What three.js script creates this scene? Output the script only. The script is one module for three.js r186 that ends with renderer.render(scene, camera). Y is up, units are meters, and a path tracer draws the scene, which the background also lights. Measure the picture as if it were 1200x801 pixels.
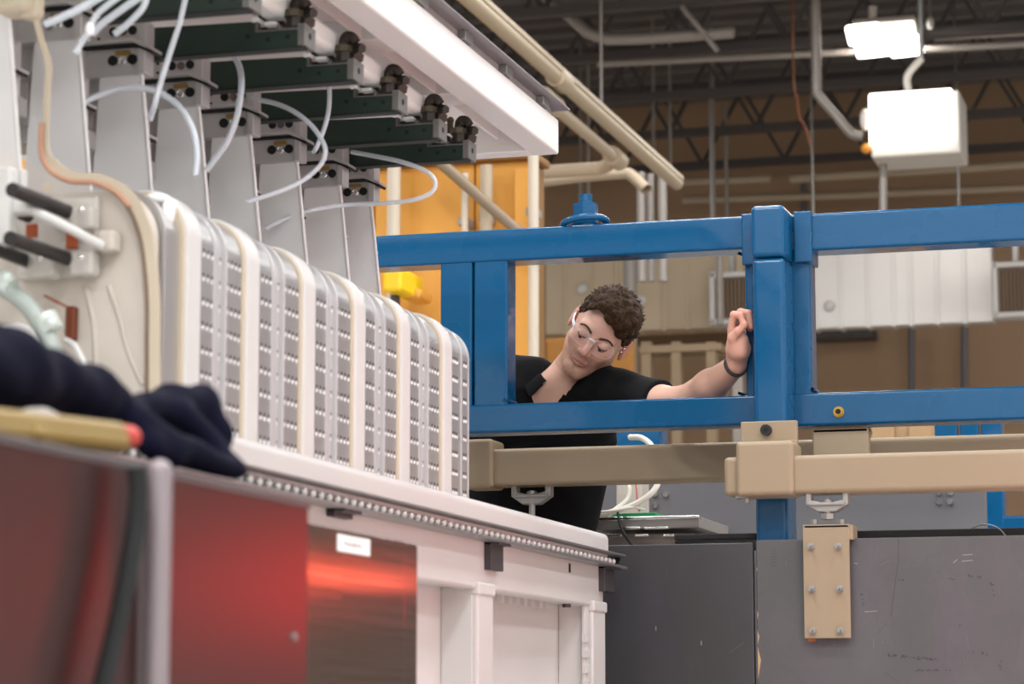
import * as THREE from 'three';
import { RoundedBoxGeometry } from 'three/addons/geometries/RoundedBoxGeometry.js';
import { mergeGeometries } from 'three/addons/utils/BufferGeometryUtils.js';
import { RectAreaLightUniformsLib } from 'three/addons/lights/RectAreaLightUniformsLib.js';

// ---------- camera, light, exposure ----------
const scene = new THREE.Scene();
scene.background = new THREE.Color(0x000000);
const EYE = 0.62, FOCAL = 3000, PITCH = Math.atan(430.5 / FOCAL), YAW = Math.atan(887 / Math.hypot(FOCAL, 430.5));
const camera = new THREE.PerspectiveCamera(2 * Math.atan(400.5 / FOCAL) * 180 / Math.PI, 1200 / 801, 0.05, 80);
camera.filmGauge = 36;
camera.rotation.order = 'YXZ';
camera.position.set(0, EYE, 0);
camera.rotation.set(PITCH, YAW, 0);
camera.focus = 6.55;
camera.userData.fStop = 6.2;
const renderer = new THREE.WebGLRenderer({ antialias: true });
renderer.toneMapping = THREE.LinearToneMapping;
renderer.toneMappingExposure = 0.63;
renderer.shadowMap.enabled = true;
RectAreaLightUniformsLib.init();
const LAMP = 88;              // radiance of a ceiling lamp

// ---------- helpers ----------
let seed = 7;
const rnd = () => { seed = (seed * 1664525 + 1013904223) >>> 0; return seed / 4294967296; };
const rr = (a, b) => a + (b - a) * rnd();
const V = (x, y, z) => new THREE.Vector3(x, y, z);
// sight line through a photograph position, met with a plane of the building
function sight(px, py) {
  const x = (px - 600) / FOCAL, y = (400.5 - py) / FOCAL;
  const cy = y * Math.cos(PITCH) + Math.sin(PITCH), cz = -Math.cos(PITCH) + y * Math.sin(PITCH);
  return V(x * Math.cos(YAW) + cz * Math.sin(YAW), cy, -x * Math.sin(YAW) + cz * Math.cos(YAW));
}
const hit = (r, t) => V(r.x * t, EYE + r.y * t, r.z * t);
const onZ = (px, py, z) => { const r = sight(px, py); return hit(r, z / r.z); };
const onX = (px, py, x) => { const r = sight(px, py); return hit(r, x / r.x); };
const onY = (px, py, y) => { const r = sight(px, py); return hit(r, (y - EYE) / r.y); };

const used = {};
function numbered(n) { const k = used[n] = (used[n] ?? -1) + 1; return k ? n + '_' + String(k).padStart(3, '0') : n; }
function tag(o, label, category, group) { o.userData.label = label; o.userData.category = category; if (group) o.userData.group = group; return o; }
function thing(name, label, category, pos, group) {
  const o = new THREE.Group(); o.name = numbered(name); o.position.copy(pos ?? V(0, 0, 0)); scene.add(o);
  return tag(o, label, category, group);
}
function worldOf(o) { const p = V(0, 0, 0); for (let q = o; q && q !== scene; q = q.parent) p.add(q.position); return p; }
// geometry is given in world metres; the mesh hangs under its parent
function part(name, geo, material, parent, label) {
  const g = Array.isArray(geo) ? merge(geo) : geo, w = worldOf(parent);
  g.translate(-w.x, -w.y, -w.z);
  const m = new THREE.Mesh(g, material); m.name = parent === scene ? numbered(name) : name; m.castShadow = m.receiveShadow = true;
  if (label) m.userData.label = label;
  parent.add(m);
  return m;
}
function single(name, geo, material, label, category, group) { return tag(part(name, geo, material, scene), label, category, group); }
function structure(name, geo, material) { const m = part(name, geo, material, scene); m.userData.kind = 'structure'; return m; }
function copyOf(o, d, label) { const c = o.clone(); c.name = numbered(o.name.replace(/_\d{3}$/, '')); c.userData = { ...o.userData }; if (label) c.userData.label = label; c.position.add(d); scene.add(c); return c; }
function plain(g) { const q = g.index ? g.toNonIndexed() : g; for (const k of Object.keys(q.attributes)) if (!['position', 'normal', 'uv', 'color'].includes(k)) q.deleteAttribute(k); return q; }
function merge(list) { return list.length === 1 ? list[0] : mergeGeometries(list.map(plain)); }
// uv in metres from the dominant side of each face
function metres(g0) {
  const g = plain(g0), p = g.attributes.position, n = g.attributes.normal, uv = new Float32Array(p.count * 2);
  for (let i = 0; i < p.count; i++) {
    const j = i - i % 3; let x = 0, y = 0, z = 0;
    for (let k = 0; k < 3; k++) { x += Math.abs(n.getX(j + k)); y += Math.abs(n.getY(j + k)); z += Math.abs(n.getZ(j + k)); }
    const a = x >= y && x >= z ? [p.getZ(i), p.getY(i)] : y >= z ? [p.getX(i), p.getZ(i)] : [p.getX(i), p.getY(i)];
    uv[i * 2] = a[0]; uv[i * 2 + 1] = a[1];
  }
  g.setAttribute('uv', new THREE.BufferAttribute(uv, 2));
  return g;
}
function box(x0, x1, y0, y1, z0, z1, r = 0.003) {
  const w = Math.abs(x1 - x0), h = Math.abs(y1 - y0), d = Math.abs(z1 - z0), rad = Math.min(r, w * 0.49, h * 0.49, d * 0.49);
  const g = rad > 0 ? new RoundedBoxGeometry(w, h, d, rad > 0.006 ? 3 : 2, rad) : new THREE.BoxGeometry(w, h, d);
  g.translate((x0 + x1) / 2, (y0 + y1) / 2, (z0 + z1) / 2);
  return metres(g);
}
// box whose front face covers a photograph rectangle on the plane z
function rectZ(x0, y0, x1, y1, z, depth, r) {
  const xm = (x0 + x1) / 2, ym = (y0 + y1) / 2;
  return box(onZ(x0, ym, z).x, onZ(x1, ym, z).x, onZ(xm, y1, z).y, onZ(xm, y0, z).y, z - depth, z, r);
}
function bar(a, b, r, seg = 8) {
  const d = b.clone().sub(a), g = new THREE.CylinderGeometry(r, r, d.length(), seg);
  g.applyQuaternion(new THREE.Quaternion().setFromUnitVectors(V(0, 1, 0), d.normalize()));
  g.translate((a.x + b.x) / 2, (a.y + b.y) / 2, (a.z + b.z) / 2);
  return g;
}
function hex(a, b, r) { return bar(a, b, r, 6).toNonIndexed().deleteAttribute('normal') && flat(bar(a, b, r, 6)); }
function flat(g) { const q = g.toNonIndexed(); q.computeVertexNormals(); return q; }
function tube(points, r, seg = 48, rad = 8, tension = 0.5) { return new THREE.TubeGeometry(new THREE.CatmullRomCurve3(points, false, 'catmullrom', tension), seg, r, rad); }
function ball(c, r, sx = 1, sy = 1, sz = 1, n = 16) { const g = new THREE.SphereGeometry(r, n, Math.ceil(n * 0.7)); g.scale(sx, sy, sz); g.translate(c.x, c.y, c.z); return g; }
// outline in x,y pushed along z (front face at z, going back by depth)
function plateZ(pts, z, depth, bevel = 0, holes = [], curveSegments = 10) {
  const s = Array.isArray(pts) ? new THREE.Shape(pts.map((p) => new THREE.Vector2(p.x ?? p[0], p.y ?? p[1]))) : pts;
  for (const h of holes) s.holes.push(h);
  const g = new THREE.ExtrudeGeometry(s, { depth: depth - 2 * bevel, bevelEnabled: bevel > 0, bevelSize: bevel, bevelThickness: bevel, bevelSegments: 2, bevelOffset: -bevel, curveSegments });
  g.translate(0, 0, z - depth + bevel);
  return metres(g);
}

// ---------- textures and materials ----------
function texture(w, h, fn, srgb, rx = 1, ry = 1) {
  const d = new Uint8Array(w * h * 4);
  for (let y = 0; y < h; y++) for (let x = 0; x < w; x++) { const c = fn(x / w, y / h, x, y), i = (y * w + x) * 4; d[i] = c[0]; d[i + 1] = c[1]; d[i + 2] = c[2]; d[i + 3] = 255; }
  const t = new THREE.DataTexture(d, w, h); t.wrapS = t.wrapT = THREE.RepeatWrapping; t.magFilter = THREE.LinearFilter; t.minFilter = THREE.LinearMipmapLinearFilter; t.generateMipmaps = true;
  if (srgb) t.colorSpace = THREE.SRGBColorSpace;
  t.repeat.set(rx, ry); t.needsUpdate = true; return t;
}
function lattice(n, s) { let q = s; const a = new Float32Array(n * n); for (let i = 0; i < n * n; i++) { q = (q * 1664525 + 1013904223) >>> 0; a[i] = q / 4294967296; } return a; }
const LAT = lattice(64, 99);
function vnoise(x, y, per) { // tileable value noise with period per (<=64)
  const xi = Math.floor(x), yi = Math.floor(y), u = x - xi, v = y - yi, s = u * u * (3 - 2 * u), t = v * v * (3 - 2 * v);
  const g = (i, j) => LAT[(((i % per) + per) % per) + 64 * (((j % per) + per) % per)];
  return (g(xi, yi) * (1 - s) + g(xi + 1, yi) * s) * (1 - t) + (g(xi, yi + 1) * (1 - s) + g(xi + 1, yi + 1) * s) * t;
}
const fbm = (u, v, p = 4) => (vnoise(u * p, v * p, p) * 8 + vnoise(u * p * 2, v * p * 2, p * 2) * 4 + vnoise(u * p * 4, v * p * 4, p * 4) * 2 + vnoise(u * p * 8, v * p * 8, Math.min(64, p * 8))) / 15;
const grey = (v) => { const k = Math.max(0, Math.min(255, v)); return [k, k, k]; };
const roughBlotch = texture(256, 256, (u, v) => grey(120 + 170 * (fbm(u, v, 4) - 0.3)), false, 2.2, 2.2);
const finePeel = texture(256, 256, (u, v) => grey(255 * fbm(u, v, 8)), false, 9, 9);
const brushed = texture(512, 512, (u, v, x, y) => grey(150 + 60 * (vnoise(u * 4, v * 64, 64) - 0.5) + 60 * (LAT[(y * 7) % 4096] - 0.5) + 20 * (LAT[(x + y * 31) % 4096] - 0.5)), false, 1.2, 3);
const tint = (base, amp, p, rx) => texture(256, 256, (u, v) => { const k = 1 + amp * (fbm(u, v, p) - 0.5) * 2; return base.map((c) => Math.max(0, Math.min(255, c * k))); }, true, rx, rx);
const M = {};
function mat(name, color, rough, metal = 0, extra = {}) {
  const m = new THREE.MeshPhysicalMaterial({ color, roughness: rough, metalness: metal, ...extra }); m.name = name; return M[name] = m;
}
mat('bluePaint', 0x004d78, 0.5, 0, { roughnessMap: roughBlotch, bumpMap: finePeel, bumpScale: 0.00025, specularIntensity: 0.25, clearcoat: 0.55, clearcoatRoughness: 0.07 });
mat('tanPaint', 0x96846b, 0.5, 0, { bumpMap: finePeel, bumpScale: 0.0002 });
mat('whitePaint', 0xc6c3c0, 0.42, 0);
mat('whiteHood', 0xe4e2e0, 0.4, 0);
mat('whitePlastic', 0xcac8c5, 0.38, 0);
mat('creamPlate', 0xc0b7ac, 0.45, 0);
mat('zinc', 0x9d9c9a, 0.42, 0.85);
mat('darkZinc', 0x6d6e6c, 0.45, 0.8);
mat('castZinc', 0x989691, 0.5, 0.55);
mat('aluminium', 0xc4c2c2, 0.4, 0.5);
mat('brushedAluminium', 0xb4b2b1, 0.33, 0.66);
mat('greenPaint', 0x182c23, 0.45, 0);
mat('greenDark', 0x0f1a15, 0.6, 0);
mat('hole', 0x0b0b0b, 0.8, 0);
mat('blackRubber', 0x141315, 0.6, 0);
mat('bracketDark', 0x4a4648, 0.5, 0.5);
mat('fitting', 0x352e28, 0.5, 0.4);
mat('fittingLight', 0x585040, 0.5, 0.4);
mat('brass', 0xb08c3e, 0.35, 0.9);
mat('clearTube', 0xe9eef4, 0.2, 0, { transmission: 0.45 });
mat('strip', 0xfafafa, 0.4, 0, { transmission: 0.35 });
mat('stripEdge', 0xefedec, 0.35, 0);
mat('copper', 0x9a4a28, 0.45, 0.4);
mat('rod', 0x171413, 0.5, 0);
mat('acrylic', 0xeae6e0, 0.12, 0, { transmission: 0.55, thickness: 0 });
mat('flatCable', 0xbfb19c, 0.6, 0);
mat('hose', 0x9ba39d, 0.35, 0);
mat('chrome', 0xe2e2e0, 0.15, 1);
mat('concrete', 0xffffff, 0.5, 0, { map: tint([196, 192, 187], 0.1, 4, 0.3) });
mat('sideWall', 0xd9d7d4, 0.8, 0);
mat('wall', 0xffffff, 0.8, 0, { map: tint([170, 140, 111], 0.06, 4, 0.2) });
mat('deck', 0x6c6663, 0.8, 0);
mat('joist', 0x4c4745, 0.6, 0);
mat('conduit', 0x98918a, 0.45, 0.3);
mat('pipe', 0xb3a28a, 0.5, 0);
mat('galvanised', 0xd2cfcb, 0.42, 0.5);
mat('duct', 0xbba98f, 0.5, 0.2);
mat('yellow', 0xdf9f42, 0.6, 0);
mat('yellowSafety', 0xf2cc1c, 0.5, 0);
mat('lampGlow', 0xffffff, 0.5, 0, { emissive: 0xfffaf0, emissiveIntensity: 9 });
mat('lampBody', 0xcfc8be, 0.5, 0);
mat('navy', 0x06061a, 0.95, 0, { specularIntensity: 0.3, bumpMap: finePeel, bumpScale: 0.0006 });
mat('yellowTool', 0x80672b, 0.5, 0);
mat('redTip', 0xb8382c, 0.5, 0);

// ---------- the building ----------
const RX0 = -15, RX1 = 8, RZ0 = -26, RZ1 = 7, RH = 7.0;
structure('floor', box(RX0, RX1, -0.25, 0, RZ0, RZ1, 0), M.concrete);
structure('ceiling', box(RX0, RX1, RH, RH + 0.2, RZ0, RZ1, 0), M.deck);
structure('wall_back', box(RX0, RX1, 0, RH, RZ0 - 0.2, RZ0, 0), M.wall);
structure('wall_front', box(RX0, RX1, 0, RH, RZ1, RZ1 + 0.2, 0), M.sideWall);
structure('wall_left', box(RX0 - 0.2, RX0, -0.25, RH + 0.2, RZ0 - 0.2, RZ1 + 0.2, 0), M.sideWall);
structure('wall_right', box(RX1, RX1 + 0.2, -0.25, RH + 0.2, RZ0 - 0.2, RZ1 + 0.2, 0), M.sideWall);

// ceiling lamps: a glowing panel in a housing and the light it gives
function ceilingLamp(x, z, label) {
  const t = thing('ceiling_lamp', label, 'lamp', V(x, 6.1, z), 'ceiling lamps over the aisles');
  part('housing', box(x - 0.62, x + 0.62, 6.11, 6.2, z - 0.32, z + 0.32, 0.02), M.lampBody, t);
  part('diffuser', box(x - 0.58, x + 0.58, 6.1, 6.115, z - 0.28, z + 0.28, 0.004), M.lampGlow, t);
  for (const s of [-1, 1]) part('hanger', bar(V(x + s * 0.5, 6.19, z), V(x + s * 0.5, RH, z), 0.008), M.zinc, t);
  const l = new THREE.RectAreaLight(0xfafcff, z > 0 ? LAMP * 1.7 : LAMP, 1.16, 0.56);
  l.name = 'lamp_light'; l.position.set(0, -0.02, 0); l.rotation.x = -Math.PI / 2; t.add(l);
}
for (const x of [-6.5, -2.4, 1.2, 4.8]) for (const z of [5, 1.2, -2.6, -6.5, -11.5]) ceilingLamp(x, z, 'long white panel lamp hanging from the dark roof over the workshop floor');
for (const [x, z] of [[-9, -16], [-3, -16], [2.5, -16], [2.5, -23.2], [-13, -23.2]]) ceilingLamp(x, z, 'long white panel lamp hanging from the dark roof over the workshop floor');
// ---------- blue steel frame ----------
{
  const zf = -6.25, d = 0.09, B = M.bluePaint;
  const t = thing('tube_rack', 'glossy blue square tube rack with a tall post, in front of the man', 'rack', V(-1.13, 0, -6.2));
  const topL = [onZ(700, 300, zf).y, onZ(700, 262, zf).y], topR = [onZ(1100, 286, zf).y, onZ(1100, 242, zf).y];
  const lowL = [onZ(700, 503, zf).y, onZ(700, 469, zf).y], lowR = [onZ(1100, 494, zf).y, onZ(1100, 455, zf).y];
  const xL = -2.9, xe = onZ(868, 280, zf).x, xr = onZ(950, 280, zf).x, xR = -0.36, xPost0 = onZ(881, 300, -6.13).x, xPost1 = onZ(919, 300, -6.13).x;
  part('top_beam', box(xL, xPost0 + 0.01, topL[0], topL[1], zf - d, zf, 0.007), B, t);
  part('top_beam', box(xPost1 - 0.01, xR, topR[0], topR[1], zf - d, zf, 0.007), B, t);
  part('lower_beam', box(xL, xPost0 + 0.01, lowL[0], lowL[1], zf - d, zf, 0.007), B, t);
  part('lower_beam', box(xPost1 - 0.01, xR, lowR[0], lowR[1], zf - d, zf, 0.007), B, t);
  const up = (a, b, l) => part('upright', box(onZ(a, 380, zf).x, onZ(b, 380, zf).x, l[0] + 0.002, l[1] - 0.002, zf - d + 0.004, zf - 0.004, 0.007), B, t);
  up(515, 552.5, [lowL[1] - 0.01, topL[0] + 0.01]); up(554.5, 594, [lowL[1] - 0.01, topL[0] + 0.01]);
  up(873, 884, [lowL[1] - 0.01, topL[0] + 0.01]); up(925, 950, [lowR[1] - 0.01, topR[0] + 0.01]);
  part('upright', box(-0.45, -0.36, lowR[1] - 0.01, topR[0] + 0.01, zf - d + 0.004, zf - 0.004, 0.007), B, t);
  part('upright', box(-2.88, -2.8, lowL[1] - 0.01, topL[0] + 0.01, zf - d + 0.004, zf - 0.004, 0.007), B, t);
  // joint plates each side of the post
  part('joint_plate', rectZ(869, 250, 884, 310, -6.235, 0.1, 0.004), B, t);
  part('joint_plate', rectZ(930, 247, 951, 307, -6.235, 0.1, 0.004), B, t);
  const yTop = onZ(900, 240, -6.13).y, ySeam = onZ(900, 301.5, -6.13).y;
  part('post', box(xPost0, xPost1, 0.02, ySeam - 0.001, -6.255, -6.13, 0.012), B, t);
  part('post_cap', box(xPost0 - 0.002, xPost1 + 0.001, ySeam + 0.002, yTop, -6.256, -6.129, 0.012), B, t);
  part('foot_plate', box(xPost0 - 0.06, xPost1 + 0.06, 0, 0.02, -6.32, -6.07, 0.004), B, t);
  // lifting eye on the top beam
  const c = onZ(686, 262, -6.29), yb = topL[1];
  const ring = new THREE.TorusGeometry(0.05, 0.009, 12, 40); ring.scale(1.12, 1, 1); ring.rotateX(Math.PI / 2 - 0.14); ring.rotateZ(0.1); ring.translate(c.x, yb + 0.009, -6.285);
  const eye = part('lifting_eye', ring, B, t);
  part('eye_nut', [flat(bar(V(c.x, yb - 0.002, -6.295), V(c.x, yb + 0.062, -6.295), 0.033, 6)), bar(V(c.x, yb + 0.055, -6.295), V(c.x, yb + 0.086, -6.295), 0.018, 12)], B, eye);
  part('eye_washer', bar(V(c.x, yb - 0.001, -6.295), V(c.x, yb + 0.008, -6.295), 0.04, 24), B, eye);
  // brass coloured bolt on the lower right beam
  const b = onZ(983, 482.5, zf), bolt = part('beam_bolt', [bar(V(b.x, b.y, zf - 0.01), V(b.x, b.y, zf + 0.004), 0.0135, 20), flat(bar(V(b.x, b.y, zf), V(b.x, b.y, zf + 0.012), 0.0105, 6))], M.brass, t, 'brass yellow flange bolt');
  part('bolt_socket', bar(V(b.x, b.y, zf + 0.008), V(b.x, b.y, zf + 0.0128), 0.0068, 10), M.hole, bolt);
  // weld beads at the corners
  for (const [px, py] of [[597, 470], [597, 304], [871, 299], [871, 462], [957, 291], [956, 457]]) {
    const p = onZ(px, py, zf - 0.03); part('weld_bead', tube([V(p.x - 0.004, p.y, zf), V(p.x, p.y, zf - 0.03), V(p.x, p.y + 0.002, zf - d)], 0.0045, 12, 6), B, t);
  }
}

// ---------- tan rails, brackets, clamps ----------
{
  const T = M.tanPaint;
  const back = thing('steel_rail', 'long tan painted square rail behind the blue post, end capped beside the perforated boxes', 'rail', V(-1.3, 0, -6.55));
  const y0 = onZ(700, 565.5, -6.5).y, y1 = onZ(700, 522, -6.5).y;
  part('rail_tube', box(onZ(560, 540, -6.5).x, -0.36, y0, y1, -6.59, -6.5, 0.01), T, back);
  part('end_sleeve', rectZ(540, 514, 576.5, 571, -6.485, 0.12, 0.01), T, back);
  const front = thing('steel_rail', 'tan painted square rail running right in front of the blue post', 'rail', V(-0.8, 0, -6.07));
  part('rail_tube', box(onZ(848, 556, -6.03).x, -0.36, onZ(1000, 576.5, -6.03).y, onZ(1000, 531, -6.03).y, -6.12, -6.03, 0.012), T, front);
  const br = thing('rail_bracket', 'tan clamp bracket bolted to the blue post and gripping the front rail', 'bracket', V(-1.13, 1.2, -6.08));
  part('sleeve', rectZ(862, 516, 929.5, 580, -6.012, 0.125, 0.012), T, br);
  part('mount_plate', rectZ(868, 493, 934, 530, -6.11, 0.018, 0.003), T, br);
  part('mount_tab', rectZ(920, 515, 934, 533, -6.1, 0.012, 0.002), T, br);
  const b = onZ(898.5, 504, -6.11);
  const bl = part('bracket_bolt', bar(V(b.x, b.y, -6.115), V(b.x, b.y, -6.095), 0.0135, 20), M.blackRubber, br, 'black socket head bolt');
  part('bolt_socket', bar(V(b.x, b.y, -6.096), V(b.x, b.y, -6.0945), 0.007, 6), M.hole, bl);
  const c = onZ(872, 582, -6.06);
  part('under_nut', [box(c.x - 0.02, c.x + 0.012, c.y - 0.004, c.y + 0.004, -6.08, -6.05, 0.001), flat(bar(V(c.x + 0.004, c.y - 0.014, -6.065), V(c.x + 0.004, c.y, -6.065), 0.009, 6))], M.zinc, br);
  const hb = thing('hanger_bracket', 'tan flat hanger plate between the lower blue beam and the tan rails', 'bracket', V(-0.95, 1.3, -6.4));
  part('hanger_plate', box(onZ(952, 515, -6.27).x, onZ(1018, 515, -6.27).x, onZ(985, 545, -6.27).y, onZ(985, 501, -6.27).y, -6.3, -6.27, 0.004), T, hb);
  part('hanger_flange', box(onZ(952, 515, -6.27).x, onZ(1018, 515, -6.27).x, onZ(985, 503, -6.27).y - 0.008, onZ(985, 501, -6.27).y, -6.34, -6.27, 0.003), T, hb);

  // cast clamp under a rail; s = half width, built about its bolt line
  function clamp(px, yTopPx, yBotPx, z, halfPx, drop, label) {
    const c = onZ(px, yTopPx, z), k = Math.abs(onZ(px + halfPx, yTopPx, z).x - c.x), yb = onZ(px, yBotPx, z).y, h = c.y - yb;
    const t = thing('beam_clamp', label, 'clamp', V(c.x, yb - drop, z));
    const P = (x, y) => [c.x + x * k, c.y + y * h];
    part('yoke', plateZ([P(-1, 0), P(-0.72, 0), P(-0.72, -0.4), P(-0.3, -0.5), P(0.3, -0.5), P(0.72, -0.4), P(0.72, 0), P(1, 0), P(1, -0.62), P(0.42, -1), P(-0.42, -1), P(-1, -0.62)], z + 0.018, 0.036, 0.003), M.castZinc, t);
    part('rib', plateZ([P(-0.86, -0.55), P(0.86, -0.55), P(0.8, -0.68), P(-0.8, -0.68)], z + 0.024, 0.008, 0.002), M.castZinc, t);
    part('boss', bar(V(c.x, c.y - h * 0.4, z + 0.004), V(c.x, c.y - h * 1.02, z + 0.004), k * 0.27, 16), M.castZinc, t);
    part('stud', bar(V(c.x, c.y - h * 0.35, z + 0.004), V(c.x, yb - drop, z + 0.004), 0.0085, 14), M.zinc, t);
    part('nut', flat(bar(V(c.x, yb - drop + 0.001, z + 0.004), V(c.x, yb - drop + 0.014, z + 0.004), 0.0165, 6)), M.castZinc, t);
    return t;
  }
  clamp(624, 566, 591, -6.55, 23, 0.07, 'grey cast beam clamp under the tan rail above the white ledge');
  clamp(970, 577, 600, -6.06, 25, 0.018, 'grey cast beam clamp above the tan plate with six bolts');

  // tan mounting plate with six studs
  const zp = -6.03, pl = thing('mounting_plate', 'tan steel plate with six bolts fixed to the dark panel', 'plate', V(-0.99, 0.78, -6.035));
  part('plate_face', rectZ(941.5, 614, 996, 747.5, zp, 0.006, 0.002), T, pl);
  part('plate_flange', box(onZ(941.5, 616, zp).x, onZ(996, 616, zp).x, onZ(970, 619, zp).y, onZ(970, 614, zp).y, -6.12, zp, 0.003), T, pl);
  part('side_flange', box(onZ(996, 625, zp).x - 0.004, onZ(999.5, 625, zp).x, onZ(970, 632, zp).y, onZ(970, 615, zp).y, -6.1, zp - 0.002, 0.001), T, pl);
  for (const [px, py] of [[950.5, 640], [982.5, 640], [951.5, 690], [984, 689.5], [952.5, 739], [985, 738.5]]) {
    const q = onZ(px, py, zp);
    const w = part('plate_bolt', [bar(V(q.x, q.y, zp - 0.001), V(q.x, q.y, zp + 0.003), 0.009, 18), flat(bar(V(q.x, q.y, zp + 0.002), V(q.x, q.y, zp + 0.011), 0.0072, 6))], M.zinc, pl);
    part('stud_end', bar(V(q.x, q.y, zp + 0.01), V(q.x, q.y, zp + 0.03), 0.0037, 10), M.zinc, w);
  }
  for (const px of [953, 985]) { const q = onZ(px, 612, -6.05); part('top_nut', flat(bar(V(q.x, q.y - 0.004, -6.06), V(q.x, q.y + 0.008, -6.06), 0.0085, 6)), M.castZinc, pl); }
}

// ---------- dark panels below ----------
function scratched(base, marks, W = 1024, H = 1024, s = 5, warm = 0) {
  const c = document.createElement('canvas'); c.width = W; c.height = H; const g = c.getContext('2d');
  g.fillStyle = `rgb(${base})`; g.fillRect(0, 0, W, H);
  for (let i = 0; i < 260; i++) { const v = rr(-14, 14), b = base.map((q) => Math.round(q + v)); g.fillStyle = `rgba(${b},0.12)`; g.beginPath(); g.ellipse(rnd() * W, rnd() * H, rr(20, 120), rr(30, 220), 0, 0, 7); g.fill(); }
  for (let i = 0; i < marks; i++) { g.strokeStyle = rnd() < 0.5 ? `rgba(40,38,40,${rr(0.1, 0.5)})` : `rgba(170,165,165,${rr(0.08, 0.35)})`; g.lineWidth = rr(0.5, 1.8); const x = rnd() * W, y = rnd() * H, a = rnd() < 0.7 ? rr(1.3, 1.8) : rr(0, 3), l = rr(6, 60); g.beginPath(); g.moveTo(x, y); g.quadraticCurveTo(x + Math.cos(a) * l * 0.5 + rr(-4, 4), y + Math.sin(a) * l * 0.5, x + Math.cos(a) * l, y + Math.sin(a) * l); g.stroke(); }
  return { c, g };
}
function canvasTexture(c) { const t = new THREE.CanvasTexture(c); t.colorSpace = THREE.SRGBColorSpace; t.wrapS = t.wrapT = THREE.RepeatWrapping; return t; }
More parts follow.
